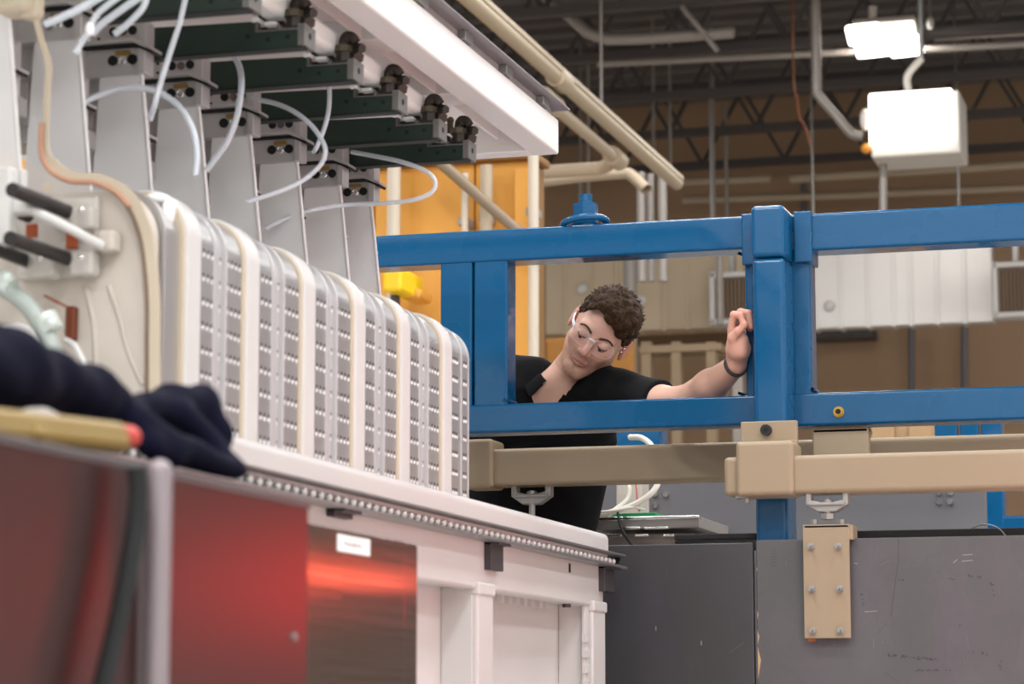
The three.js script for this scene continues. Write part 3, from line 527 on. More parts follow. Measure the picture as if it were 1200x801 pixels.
  part('hose_pipe', tube([onZ(-20, 325, hz), onZ(5, 338, hz), onZ(30, 356, hz), onZ(48, 380, hz), onZ(60, 405, hz), onZ(66, 440, hz)], 0.0135, 48, 14), M.hose, hs);
  part('hose_fitting', [bar(onZ(0, 328, hz), onZ(14, 337, hz), 0.017, 12), ball(onZ(8, 326, hz + 0.01), 0.011)], mat('paleFitting', 0xc6cfc8, 0.3, 0.2), hs);
  part('hose_fitting', [bar(onZ(53, 370, hz), onZ(62, 388, hz), 0.017, 12), ball(onZ(60, 378, hz + 0.01), 0.011)], M.paleFitting, hs);
  single('white_hose', tube([onZ(-10, 390, hz + 0.02), onZ(18, 384, hz + 0.02), onZ(34, 390, hz + 0.02), onZ(44, 408, hz + 0.02), onZ(48, 440, hz + 0.02)], 0.0075, 40, 10), Wp, 'white hose rising over the navy jacket at the left', 'hose');
  single('white_hose', tube([onZ(76, 398, hz - 0.04), onZ(88, 406, hz - 0.04), onZ(100, 430, hz - 0.04), onZ(110, 460, hz - 0.04)], 0.005, 40, 10), Wp, 'thin white hose beside the grey green hose', 'hose');
}

// ---------- hanging strips, clamp blocks, arms ----------
{
  const XS = -1.80, pitch = 0.2485, N = 8, names = ['nearest', 'second nearest', 'third nearest', 'fourth nearest', 'middle', 'third from the far end', 'second from the far end', 'last'];
  const zs = []; for (let k = 0; k < N; k++) zs.push(k < 7 ? -3.47 - k * pitch : -5.157);
  // strip: narrow at the clamp, wider below
  const yc = 1.718, stripGeo = (z) => plateZ([[XS - 0.108, yc], [XS - 0.03, yc], [XS - 0.023, yc - 0.06], [XS + 0.018, LEDGE + 0.25], [XS + 0.04, LEDGE + 0.05], [XS - 0.15, LEDGE + 0.05], [XS - 0.13, LEDGE + 0.25]], z, 0.004, 0.001);
  const edgeGeo = (z) => tube([V(XS - 0.03, yc, z), V(XS - 0.0225, yc - 0.06, z), V(XS + 0.018, LEDGE + 0.25, z), V(XS + 0.04, LEDGE + 0.05, z)], 0.0032, 24, 6, 0);
  const blockParts = (t, z, y, small) => {
    const Al = M.aluminium, x1 = XS - 0.018, x0 = x1 - 0.118;
    part('upper_bar', box(x0 - 0.1, x1, y + 0.012, y + 0.05, z - 0.02, z + 0.012, 0.002), Al, t);
    part('bar_lip', plateZ([[x0 - 0.1, y + 0.008], [x1 - 0.02, y + 0.008], [x1 + 0.018, y - 0.008], [x1 + 0.018, y - 0.003], [x1 - 0.018, y + 0.014], [x0 - 0.1, y + 0.014]], z + 0.03, 0.05, 0.001), Al, t);
    part('bar_gap', plateZ([[x0 - 0.1, y + 0.004], [x1 - 0.022, y + 0.004], [x1 + 0.014, y - 0.012], [x1 + 0.016, y - 0.007], [x1 - 0.021, y + 0.009], [x0 - 0.1, y + 0.009]], z + 0.018, 0.04, 0), M.hole, t);
    part('lower_block', box(x0 - 0.1, x1 - 0.006, y - 0.045, y + 0.004, z - 0.02, z + 0.006, 0.002), Al, t);
    part('end_flange', box(x1 - 0.012, x1 + 0.002, y - 0.045, y + 0.048, z - 0.022, z + 0.016, 0.002), Al, t);
    for (const dx of [0.022, 0.059]) part('bolt_hole', bar(V(x1 - dx - 0.004, y - 0.018, z), V(x1 - dx - 0.004, y - 0.018, z + 0.0085), 0.0092, 16), M.hole, t);
    part('bolt_ring', new THREE.TorusGeometry(0.0062, 0.0024, 8, 18).translate(x1 - 0.0445, y - 0.019, z + 0.0075), M.chrome, t);
    part('brass_nut', box(x1 - 0.058, x1 - 0.03, y - 0.009, y - 0.002, z, z + 0.011, 0.002), M.brass, t, 'brass nut');
    for (const dx of [0.02, 0.056]) part('bolt_hole', bar(V(x1 - dx - 0.004, y + 0.032, z), V(x1 - dx - 0.004, y + 0.032, z + 0.0145), 0.008, 16), M.hole, t);
    part('bolt_head', bar(V(x1 - 0.042, y + 0.031, z), V(x1 - 0.042, y + 0.031, z + 0.0145), 0.0075, 12), mat('bronzeDark', 0x6d5f5a, 0.4, 0.5), t);
    if (!small) part('pin_holes', [0.078, 0.1].flatMap((dx) => [0.038, 0.021].map((dy) => bar(V(x1 - dx - 0.01, y + dy, z + 0.01), V(x1 - dx - 0.01, y + dy, z + 0.0132), 0.0028, 8))), M.hole, t);
  };
  const yb = 1.752, strip0 = thing('hanging_strip', 'x', 'strip', V(XS, LEDGE, zs[0]), 'pale strips hanging over the perforated boxes');
  part('sheet', stripGeo(zs[0]), M.strip, strip0); part('folded_edge', edgeGeo(zs[0]), M.stripEdge, strip0);
  const block0 = thing('clamp_block', 'x', 'clamp', V(XS, yb, zs[0]), 'aluminium clamp blocks holding the pale strips'); blockParts(block0, zs[0], yb);
  const low0 = thing('clamp_block', 'x', 'clamp', V(XS, yb, zs[0] - 0.12), 'lower aluminium clamp blocks behind the pale strips');
  { const w = worldOf(low0); blockParts(low0, zs[0] - 0.12, 1.63, true); for (const c of low0.children) c.position.x -= 0.06; }
  const stem0 = thing('strip_hanger', 'x', 'hanger', V(XS, yb, zs[0] - 0.1), 'flat metal hangers behind the clamp blocks');
  part('hanger_bar', box(XS - 0.2, XS - 0.06, yb - 0.09, yb - 0.04, zs[0] - 0.1, zs[0] - 0.019, 0.003), M.brushedAluminium, stem0);
  part('hanger_bar', [box(XS - 0.2, XS - 0.06, yb - 0.2, yb - 0.17, zs[0] - 0.139, zs[0] - 0.06, 0.003), box(XS - 0.19, XS - 0.15, yb - 0.18, yb - 0.08, zs[0] - 0.09, zs[0] - 0.062, 0.002)], M.brushedAluminium, stem0);
  const place = (o, f) => { for (let k = 0; k < N; k++) { if (k) copyOf(o, V(0, 0, zs[k] - zs[0]), f(k)); else o.userData.label = f(0); } };
  place(strip0, (k) => k === 7 ? 'last pale tapered strip at the far end, right beside the yellow background' : `pale tapered hanging strip, ${names[k]} in the row above the perforated boxes`);
  place(block0, (k) => k === 7 ? 'aluminium clamp block on top of the last pale strip at the far end' : `aluminium clamp block gripping the ${names[k]} pale strip of the row`);
  place(low0, (k) => `lower aluminium clamp block partly hidden behind the ${names[k]} pale strip`);
  place(stem0, (k) => `flat aluminium hanger below the clamp block, beside the ${names[k]} pale strip`);

  const crr = thing('carrier_rail', 'long aluminium carrier rail running behind the row of clamp blocks', 'rail', V(-2.06, 1.72, -4.3));
  part('rail_tube', box(-2.09, XS - 0.232, 1.712, 1.8, -5.2, -3.3, 0.004), M.aluminium, crr); for (const q of [-3.6, -4.9]) part('rail_post', box(-2.085, -2.045, 1.79, 1.95, q - 0.02, q + 0.02, 0.003), M.aluminium, crr);
  // green arms
  const XA = -1.56, az = []; for (let k = 0; k < 6; k++) az.push(k < 5 ? -3.80 - k * 0.2525 : -5.012);
  const y0 = 1.757, arm0 = thing('green_arm', 'x', 'arm', V(XA, y0, az[0]), 'dark green arms above the clamp blocks'), z = az[0], xl = -1.855;
  part('web', plateZ([[xl, y0 + 0.004], [XA - 0.012, y0 + 0.004], [XA - 0.012, y0 + 0.034], [XA - 0.088, y0 + 0.036], [XA - 0.088, y0 + 0.054], [xl, y0 + 0.058]], z, 0.006, 0.001), M.greenPaint, arm0);
  part('bottom_lip', box(xl, XA - 0.004, y0, y0 + 0.005, z - 0.024, z + 0.003, 0.001), M.greenDark, arm0);
  part('end_plate', box(XA - 0.014, XA, y0 + 0.004, y0 + 0.044, z - 0.05, z + 0.003, 0.0015), mat('endGrey', 0x6a6764, 0.5, 0.3), arm0, 'grey end plate');
  part('end_hole', bar(V(XA - 0.001, y0 + 0.025, z - 0.022), V(XA + 0.0008, y0 + 0.025, z - 0.022), 0.006, 12), M.hole, arm0);
  part('top_edge', [box(XA - 0.09, XA, y0 + 0.034, y0 + 0.0365, z - 0.012, z + 0.003, 0), box(XA - 0.093, XA - 0.088, y0 + 0.034, y0 + 0.056, z - 0.012, z + 0.003, 0), box(XA - 0.052, XA - 0.047, y0 + 0.034, y0 + 0.045, z - 0.05, z + 0.002, 0)], M.endGrey, arm0, 'worn grey top edge');
  part('slot_block', box(XA - 0.044, XA - 0.012, y0 + 0.035, y0 + 0.044, z - 0.045, z - 0.008, 0.001), M.blackRubber, arm0);
  part('back_web', box(xl, XA - 0.09, y0 + 0.004, y0 + 0.05, z - 0.028, z - 0.024, 0.001), M.greenDark, arm0);
  part('near_end', box(xl - 0.004, xl, y0 + 0.002, y0 + 0.06, z - 0.026, z + 0.002, 0.001), M.greenDark, arm0);
  part('tie_clip', [box(XA - 0.1, XA - 0.086, y0 + 0.052, y0 + 0.06, z - 0.035, z + 0.006, 0.002), box(XA - 0.083, XA - 0.06, y0 + 0.048, y0 + 0.056, z - 0.03, z - 0.01, 0.003)], M.stripEdge, arm0, 'white worn clip');
  for (const [dx, dy] of [[0.108, 0.028], [0.07, 0.02], [0.033, 0.022]]) part('web_hole', bar(V(XA - dx, y0 + dy, z - 0.002), V(XA - dx, y0 + dy, z + 0.0006), 0.0045, 12), M.hole, arm0);
  const an = ['nearest, cut by the top of the picture', 'second', 'third', 'fourth', 'fifth', 'last and lowest'];
  const al = (k) => `dark green arm under the white hood, ${an[k]}${k ? ' counted from the near end' : ''}`;
  for (let k = 0; k < 6; k++) { if (k) copyOf(arm0, V(0, 0, az[k] - az[0]), al(k)); else arm0.userData.label = al(0); }

  // brown pipe fittings on the arm ends
  const fy = y0 + 0.046, fx = XA - 0.03, ft = thing('pipe_fitting', 'x', 'fitting', V(fx, fy, z - 0.025), 'brown pipe fittings on the ends of the green arms'), zf = z - 0.025, F = M.fitting;
  ft.scale.setScalar(0.84);
  part('base_nut', flat(bar(V(fx, fy - 0.004, zf), V(fx, fy + 0.02, zf), 0.018, 6)), F, ft);
  part('collar', flat(bar(V(fx - 0.002, fy + 0.02, zf), V(fx - 0.002, fy + 0.034, zf), 0.021, 8)), M.fittingLight, ft);
  part('elbow', [tube([V(fx, fy + 0.03, zf), V(fx, fy + 0.048, zf), V(fx + 0.008, fy + 0.056, zf + 0.002), V(fx + 0.02, fy + 0.052, zf + 0.003), V(fx + 0.027, fy + 0.04, zf)], 0.0115, 24, 10), ball(V(fx + 0.006, fy + 0.05, zf), 0.0125)], F, ft);
  part('side_nut', flat(bar(V(fx + 0.022, fy + 0.012, zf - 0.004), V(fx + 0.036, fy + 0.004, zf + 0.006), 0.0145, 6)), F, ft);
  part('side_nut', flat(bar(V(fx + 0.03, fy + 0.03, zf - 0.008), V(fx + 0.042, fy + 0.026, zf), 0.011, 6)), F, ft);
  part('valve_body', box(fx + 0.004, fx + 0.03, fy - 0.006, fy + 0.044, zf - 0.03, zf - 0.002, 0.004), mat('fittingDark', 0x2d2724, 0.5, 0.4), ft);
  part('stem', [bar(V(fx - 0.03, fy + 0.03, zf - 0.02), V(fx - 0.03, fy + 0.062, zf - 0.02), 0.008, 10), ball(V(fx - 0.03, fy + 0.062, zf - 0.02), 0.0095)], M.fittingLight, ft);
  part('dark_bracket', plateZ([[fx - 0.07, fy - 0.006], [fx - 0.022, fy - 0.006], [fx - 0.03, fy + 0.02], [fx - 0.085, fy + 0.045], [fx - 0.09, fy + 0.02]], zf - 0.01, 0.04, 0.002), M.fittingDark, ft);
  const fl = (k) => `brown hexagonal pipe fitting on the end of the ${['nearest', 'second', 'third', 'fourth', 'fifth', 'last'][k]} green arm`;
  for (let k = 0; k < 6; k++) { if (k) copyOf(ft, V(0, 0, az[k] - az[0]), fl(k)); else ft.userData.label = fl(0); }

  // white rail the fittings sit on
  const ra = thing('white_rail', 'white square rail running along above the ends of the green arms', 'rail', V(-1.6, 1.83, -4.2));
  part('rail_tube', box(-1.648, -1.603, 1.818, 1.863, -4.95, -2.8, 0.012), M.whiteHood, ra);
  part('rail_cap', box(-1.647, -1.604, 1.819, 1.862, -4.955, -4.945, 0.004), M.whiteHood, ra);

  // hood
  const h0 = onX(655, 181, -1.5), hx1 = -1.5, hy0 = h0.y, hy1 = onX(652, 138, -1.5).y, hz1 = h0.z, hz0 = -2.4, hx0 = -2.7, rim = 0.062;
  const hd = thing('hood', 'big white overhead hood like an upturned tray above the green arms', 'hood', V(-2, hy0, -4));
  part('side_rail', box(hx1 - rim, hx1, hy0, hy1, hz1, hz0, 0.005), M.whiteHood, hd); part('side_rail', box(hx0, hx0 + rim, hy0, hy1, hz1, hz0, 0.005), M.whiteHood, hd);
  part('end_rail', box(hx0 + rim - 0.002, hx1 - rim + 0.002, hy0, hy1, hz1, hz1 + 0.055, 0.004), M.whiteHood, hd); part('end_rail', box(hx0 + rim - 0.002, hx1 - rim + 0.002, hy0, hy1, hz0 - 0.055, hz0, 0.004), M.whiteHood, hd);
  part('roof_sheet', box(hx0 - 0.03, hx1 - 0.004, hy1 - 0.012, hy1, hz1 + 0.004, hz0, 0.002), M.whiteHood, hd);
  for (let k = 0; k < 6; k++) { const zz = hz1 + 0.42 + k * 0.46; part('cross_rib', box(hx0 + rim, hx1 - rim, hy1 - 0.055, hy1 - 0.012, zz, zz + 0.1, 0.003), M.whiteHood, hd); }
  for (const [x, z] of [[-2.62, -5.2], [-2.62, -2.6], [-1.7, -2.6]]) part('hanger_rod', bar(V(x, hy1 - 0.005, z), V(x, RH, z), 0.012), M.zinc, hd);
  part('inner_lip', box(hx1 - rim - 0.07, hx1 - rim - 0.064, hy1 - 0.05, hy1 - 0.012, hz1 + 0.06, hz0, 0.001), M.whiteHood, hd);
  // thin roof plate with dark underside edge, standing a little off the hood
  const py = hy1 + 0.022;
  part('spacer_strip', box(hx1 - 0.03, hx1 - 0.012, hy1 - 0.001, py, hz1 + 0.02, hz0, 0.001), mat('spacerGrey', 0xa8a4a2, 0.5, 0.3), hd);
  part('cover_plate', box(hx0 - 0.04, hx1 + 0.024, py, py + 0.004, hz1 - 0.01, hz0, 0.001), mat('coverMetal', 0x8d878a, 0.35, 0.4), hd, 'thin grey metal cover plate');
  for (let k = 0; k < 8; k++) { const zz = hz1 + 0.1 + k * 0.29; part('cover_clip', box(hx1 - 0.012, hx1 + 0.006, hy1 + 0.002, py, zz, zz + 0.05, 0.002), M.zinc, hd); }

  // clear tubes
  const tb = (label, pts, r = 0.0047) => single('clear_tube', tube(pts.map(([x, y, zz]) => onZ(x, y, zz)), r, 90, 10), M.clearTube, label, 'tube');
  tb('clear tube sweeping in a wide loop over the yellow background', [[412, 178, -4.9], [440, 183, -4.88], [472, 190, -4.86], [498, 200, -4.86], [510, 212, -4.86], [506, 225, -4.86], [485, 234, -4.86], [450, 238, -4.86], [405, 240, -4.85], [365, 246, -4.8], [335, 256, -4.7], [310, 268, -4.66]]);
  tb('clear tube arching down in front of the fourth green arm', [[296, 116, -4.45], [322, 121, -4.42], [345, 131, -4.4], [365, 147, -4.4], [378, 166, -4.4], [381, 180, -4.4], [374, 195, -4.4], [352, 213, -4.38], [322, 226, -4.33], [290, 236, -4.28]]);
  tb('short clear tube hanging from the third green arm', [[384, 92, -4.52], [386, 108, -4.5], [385, 130, -4.5], [380, 150, -4.5], [373, 168, -4.5], [368, 178, -4.48]]);
  tb('straight clear tube crossing in front of the first green arms', [[219, -10, -3.7], [211, 25, -3.7], [203, 50, -3.7], [196, 72, -3.7], [188, 98, -3.7], [182, 120, -3.7], [176, 140, -3.72]]);
  tb('clear tube hanging between the third and fourth pale strips', [[275, 66, -4.16], [281, 80, -4.14], [283, 100, -4.12], [280, 125, -4.12], [275, 145, -4.12], [265, 168, -4.12], [252, 186, -4.12], [242, 200, -4.12]], 0.0058);
  tb('clear tube curving over the third nearest pale strip', [[92, 122, -3.8], [115, 112, -3.82], [140, 104, -3.83], [165, 103, -3.83], [190, 110, -3.83], [212, 127, -3.83], [226, 152, -3.83], [231, 180, -3.83], [229, 205, -3.83]], 0.0052);
  tb('thick clear tube crossing the top left corner', [[52, 29, -3.3], [75, 19, -3.3], [98, 8, -3.3], [122, -6, -3.3]], 0.0058);
  tb('clear tube curving down to a white joint at the top left', [[142, -6, -3.4], [126, 6, -3.4], [113, 18, -3.4], [105, 33, -3.4], [98, 46, -3.4], [88, 62, -3.4]], 0.005);
  tb('clear tube beside the white joint at the top left', [[168, -6, -3.45], [150, 6, -3.45], [133, 18, -3.45], [118, 29, -3.45], [108, 40, -3.45]], 0.0055);
  tb('clear tube bending out of the top edge over the nearest green arm', [[173, -8, -3.5], [168, 8, -3.5], [158, 20, -3.5], [146, 31, -3.5], [134, 40, -3.5]], 0.0052);
  single('tube_joint', [ball(onZ(105, 34, -3.38), 0.0085, 0.8, 1.3, 0.8)][0], M.stripEdge, 'small white tube joint at the top left', 'joint');
}
// ---------- foreground cabinet, jacket, tool ----------
const XC = -1.02, YC = onX(200, 554, XC).y;
{
  const t = thing('machine_cabinet', 'dark brushed metal cabinet close by at the lower left, glowing red by reflection', 'cabinet', V(-1.2, 0, -2.1));
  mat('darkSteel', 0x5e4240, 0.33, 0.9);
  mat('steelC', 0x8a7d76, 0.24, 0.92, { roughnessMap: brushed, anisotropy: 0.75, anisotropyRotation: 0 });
  const zA = onX(163, 700, XC).z, zB0 = onX(203, 700, XC).z, zB1 = onX(361, 700, XC).z;
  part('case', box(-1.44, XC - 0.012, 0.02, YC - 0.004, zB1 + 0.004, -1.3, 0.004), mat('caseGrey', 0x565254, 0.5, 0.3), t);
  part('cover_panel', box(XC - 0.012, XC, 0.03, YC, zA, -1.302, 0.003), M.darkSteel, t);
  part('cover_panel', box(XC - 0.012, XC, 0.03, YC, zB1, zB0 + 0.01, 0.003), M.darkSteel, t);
  part('top_trim', box(XC - 0.03, XC + 0.003, YC - 0.006, YC + 0.003, zB1, -1.302, 0.002), mat('trimGrey', 0x5c5758, 0.4, 0.5), t);
  const pz = onX(184, 700, XC + 0.012).z;
  part('round_post', [bar(V(XC + 0.012, 0.0, pz), V(XC + 0.012, YC - 0.004, pz), 0.0125, 20), ball(V(XC + 0.012, YC - 0.004, pz), 0.0125)], mat('postMetal', 0x8c8184, 0.5, 0.3), t, 'pale round tube post');
  { const s = onX(344, 746, XC); part('panel_screw', [bar(V(XC - 0.001, s.y, s.z), V(XC + 0.003, s.y, s.z), 0.005, 14)], M.zinc, t); }
  single('black_hose', tube([onX(160, 548, XC + 0.02), onX(162, 580, XC + 0.022), onX(157, 630, XC + 0.022), onX(144, 700, XC + 0.022), onX(128, 770, XC + 0.022), onX(112, 840, XC + 0.022)], 0.0092, 40, 12), mat('hoseBlack', 0x0b0e0d, 0.85, 0), 'black hose slanting down across the front of the dark cabinet', 'hose');
  // stainless panel further along
  const X2 = -1.22, y2 = onX(430, 626, X2).y, za = -2.74, zb = onX(490, 700, X2).z;
  const st = thing('steel_cabinet', 'brushed stainless cabinet with a white label and a red light streak', 'cabinet', V(-1.35, 0, -3.2));
  part('case', box(-1.45, X2 - 0.004, 0.02, y2 - 0.003, zb + 0.003, za, 0.004), M.caseGrey, st);
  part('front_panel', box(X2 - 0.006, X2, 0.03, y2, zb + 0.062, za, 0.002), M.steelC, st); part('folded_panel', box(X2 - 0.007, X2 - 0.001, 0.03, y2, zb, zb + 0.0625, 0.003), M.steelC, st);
  {
    const c = document.createElement('canvas'); c.width = 256; c.height = 128; const g = c.getContext('2d'); g.fillStyle = '#ece8e4'; g.fillRect(0, 0, 256, 128);
    g.strokeStyle = '#55505a'; g.lineWidth = 7; g.beginPath(); g.moveTo(50, 70); for (let i = 0; i < 12; i++) g.lineTo(60 + i * 12, 62 + (i % 3 - 1) * 9 + (i % 2) * 4); g.stroke();
    const p = onX(395, 650, X2), q = onX(433, 628, X2), r0 = onX(395, 629, X2);
    const b = box(X2 - 0.001, X2 + 0.0012, (p.y + onX(433, 647, X2).y) / 2, (r0.y + q.y) / 2, q.z, p.z, 0.0005);
    const pos = b.attributes.position, u = b.attributes.uv; for (let i = 0; i < pos.count; i++) u.setXY(i, (p.z - pos.getZ(i)) / (p.z - q.z), (pos.getY(i) - p.y) / (q.y - p.y));
    part('label', b, mat('labelPaper', 0xffffff, 0.6, 0, { map: canvasTexture(c) }), st, 'white label with a scribbled mark');
  }
}
// red warning light bar on a stand, out to the right, whose light the metal cabinets reflect
{
  const xl = -0.28, C = onX(430, 676, -1.22), r = sight(430, 676), yl = C.y + r.y * ((xl + 1.22) / -r.x) - 0.01, z0 = -4.9, z1 = -6.7;
  const t = thing('warning_light', 'red warning light bar on a black stand at the right', 'lamp', V(xl, 0, (z0 + z1) / 2));
  part('lens', box(xl - 0.012, xl + 0.02, yl - 0.02, yl + 0.02, z1, z0, 0.01), mat('redGlow', 0x701010, 0.4, 0, { emissive: 0xff6a50, emissiveIntensity: 10 }), t);
  part('housing', box(xl + 0.02, xl + 0.06, yl - 0.045, yl + 0.045, z1 - 0.01, z0 + 0.01, 0.004), M.blackRubber, t);
  for (const z of [z0 - 0.1, z1 + 0.1]) { part('stand', box(xl + 0.03, xl + 0.06, 0.02, yl - 0.04, z - 0.015, z + 0.015, 0.003), M.blackRubber, t); part('stand_foot', box(xl - 0.02, xl + 0.2, 0, 0.02, z - 0.06, z + 0.06, 0.003), M.blackRubber, t); }
  part('lens', box(xl - 0.012, xl + 0.02, yl - 0.15, yl - 0.03, -4.85, -4.2, 0.01), mat('redGlowDeep', 0x701010, 0.4, 0, { emissive: 0xff2832, emissiveIntensity: 20 }), t); part('housing', box(xl + 0.02, xl + 0.06, yl - 0.16, yl - 0.02, -4.86, -4.19, 0.004), M.blackRubber, t);
  part('stand', box(xl + 0.03, xl + 0.06, 0.02, yl - 0.13, -4.4, -4.37, 0.003), M.blackRubber, t); part('stand_foot', box(xl - 0.02, xl + 0.2, 0, 0.02, -4.45, -4.33, 0.003), M.blackRubber, t);
  const l = new THREE.RectAreaLight(0xff3018, 0.3, 1.8, 0.065); l.name = 'warning_light_light'; l.position.set(-0.016, yl, 0); l.rotation.y = -Math.PI / 2; t.add(l);
}

// signed distance surfaces, meshed on a grid (used for cloth and for the man)
const smin = (a, b, k) => { const h = Math.max(k - Math.abs(a - b), 0) / k; return Math.min(a, b) - h * h * k * 0.25; };
const smax = (a, b, k) => -smin(-a, -b, k);
function cap(x, y, z, a, b, ra, rb) { // tapered capsule
  const bx = b.x - a.x, by = b.y - a.y, bz = b.z - a.z, px = x - a.x, py = y - a.y, pz = z - a.z;
  const h = Math.max(0, Math.min(1, (px * bx + py * by + pz * bz) / (bx * bx + by * by + bz * bz)));
  return Math.hypot(px - bx * h, py - by * h, pz - bz * h) - (ra + (rb - ra) * h);
}
function ell(x, y, z, cx, cy, cz, rx, ry, rz) { const a = (x - cx) / rx, b = (y - cy) / ry, c = (z - cz) / rz, k = Math.hypot(a, b, c), q = Math.hypot(a / rx, b / ry, c / rz); return q < 1e-9 ? -Math.min(rx, ry, rz) : k * (k - 1) / q; }
function nets(f, lo, hi, h) { // surface nets
  const nx = Math.ceil((hi.x - lo.x) / h) + 1, ny = Math.ceil((hi.y - lo.y) / h) + 1, nz = Math.ceil((hi.z - lo.z) / h) + 1, F = new Float32Array(nx * ny * nz), at = (i, j, k) => i + nx * (j + ny * k);
  for (let k = 0; k < nz; k++) for (let j = 0; j < ny; j++) for (let i = 0; i < nx; i++) F[at(i, j, k)] = f(lo.x + i * h, lo.y + j * h, lo.z + k * h);
  const id = new Int32Array(nx * ny * nz).fill(-1), pos = [], idx = [];
  for (let k = 0; k < nz - 1; k++) for (let j = 0; j < ny - 1; j++) for (let i = 0; i < nx - 1; i++) {
    let n = 0, sx = 0, sy = 0, sz = 0, mask = 0;
    for (let c = 0; c < 8; c++) if (F[at(i + (c & 1), j + (c >> 1 & 1), k + (c >> 2))] < 0) mask |= 1 << c;
    if (mask === 0 || mask === 255) continue;
    for (let c = 0; c < 8; c++) for (const b of [1, 2, 4]) if (!(c & b)) {
      const d = c | b, m0 = mask >> c & 1, m1 = mask >> d & 1; if (m0 === m1) continue;
      const f0 = F[at(i + (c & 1), j + (c >> 1 & 1), k + (c >> 2))], f1 = F[at(i + (d & 1), j + (d >> 1 & 1), k + (d >> 2))], t = f0 / (f0 - f1);
      sx += (c & 1) + (b === 1 ? t : 0); sy += (c >> 1 & 1) + (b === 2 ? t : 0); sz += (c >> 2) + (b === 4 ? t : 0); n++;
    }
    id[at(i, j, k)] = pos.length / 3; pos.push(lo.x + (i + sx / n) * h, lo.y + (j + sy / n) * h, lo.z + (k + sz / n) * h);
  }
  const quad = (a, b, c, d, flip) => { if (a < 0 || b < 0 || c < 0 || d < 0) return; flip ? idx.push(a, c, b, a, d, c) : idx.push(a, b, c, a, c, d); };
  for (let k = 1; k < nz - 1; k++) for (let j = 1; j < ny - 1; j++) for (let i = 1; i < nx - 1; i++) {
    const s = F[at(i, j, k)] < 0;
    if (s !== F[at(i + 1, j, k)] < 0) quad(id[at(i, j - 1, k - 1)], id[at(i, j, k - 1)], id[at(i, j, k)], id[at(i, j - 1, k)], !s);
    if (s !== F[at(i, j + 1, k)] < 0) quad(id[at(i - 1, j, k - 1)], id[at(i - 1, j, k)], id[at(i, j, k)], id[at(i, j, k - 1)], !s);
    if (s !== F[at(i, j, k + 1)] < 0) quad(id[at(i - 1, j - 1, k)], id[at(i, j - 1, k)], id[at(i, j, k)], id[at(i - 1, j, k)], !s);
  }
  const g = new THREE.BufferGeometry(); g.setAttribute('position', new THREE.Float32BufferAttribute(pos, 3)); g.setIndex(idx);
  const N = new Float32Array(pos.length), e = h * 0.6; // normals from the field itself
  for (let q = 0; q < pos.length; q += 3) {
    const x = pos[q], y = pos[q + 1], z = pos[q + 2]; let a = f(x + e, y, z) - f(x - e, y, z), b = f(x, y + e, z) - f(x, y - e, z), c = f(x, y, z + e) - f(x, y, z - e); const l = Math.hypot(a, b, c) || 1;
    N[q] = a / l; N[q + 1] = b / l; N[q + 2] = c / l;
  }
  g.setAttribute('normal', new THREE.BufferAttribute(N, 3)); g.setAttribute('uv', new THREE.BufferAttribute(new Float32Array(pos.length / 3 * 2), 2));
  return g;
}
{
  const J = (x, y, d = 0) => onX(x, y, -1.13 + d);
  const chain = [[J(-60, 425), 0.04], [J(10, 432), 0.036], [J(60, 444), 0.03], [J(105, 463), 0.025], [J(150, 483), 0.021], [J(200, 476), 0.02], [J(236, 470, 0.01), 0.0145], [J(250, 476, 0.015), 0.0105]];
  const flap = [[J(165, 500), J(215, 530, 0.05), 0.016, 0.012], [J(215, 500), J(262, 535, 0.06), 0.014, 0.01], [J(240, 498), J(281, 549, 0.07), 0.008, 0.005], [J(200, 505), J(272, 545, 0.07), 0.014, 0.007], [J(180, 520, 0.04), J(278, 550, 0.07), 0.01, 0.005], [J(178, 522, 0.05), J(276, 550, 0.08), 0.017, 0.008], [J(212, 488, 0.02), J(258, 526, 0.05), 0.019, 0.013], [J(160, 500, 0.03), J(205, 536, 0.06), 0.017, 0.014], [J(236, 476, 0.01), J(256, 508, 0.03), 0.013, 0.012]];
  const f = (x, y, z) => {
    let d = 1; for (let i = 0; i + 1 < chain.length; i++) d = smin(d, cap(x, y, z, chain[i][0], chain[i + 1][0], chain[i][1], chain[i + 1][1]), 0.012);
    for (const [a, b, ra, rb] of flap) d = smin(d, cap(x, y, z, a, b, ra, rb), 0.016);
    return d + 0.0035 * Math.sin(x * 30 + z * 28 + 3 * Math.sin(y * 25)) + 0.0015 * Math.sin(z * 60 - y * 90);
  };
  const P = [...chain.map((c) => c[0]), ...flap.flatMap((c) => [c[0], c[1]])], lo = V(9, 9, 9), hi = V(-9, -9, -9); for (const p of P) { lo.min(p); hi.max(p); }
  single('jacket', nets(f, lo.subScalar(0.06), hi.addScalar(0.06), 0.006), M.navy, 'crumpled navy jacket lying on top of the dark cabinet', 'jacket');
  const tool = thing('yellow_tool', 'yellow bar with a red tip under the navy jacket', 'tool', onX(80, 505, -1.07)), a = onX(-60, 488, -1.06), b = onX(136, 509, -1.06), c = onX(152, 512, -1.06);
  part('bar_body', [bar(a, b, 0.0125, 14), bar(a.clone().add(V(0.004, -0.008, 0)), b.clone().add(V(0.004, -0.008, 0)), 0.011, 14)], M.yellowTool, tool);
  part('red_tip', [bar(b, c, 0.0115, 14), ball(c, 0.0115)], M.redTip, tool);
  part('knob', ball(onX(45, 508, -1.045), 0.008), M.yellowTool, tool);
}
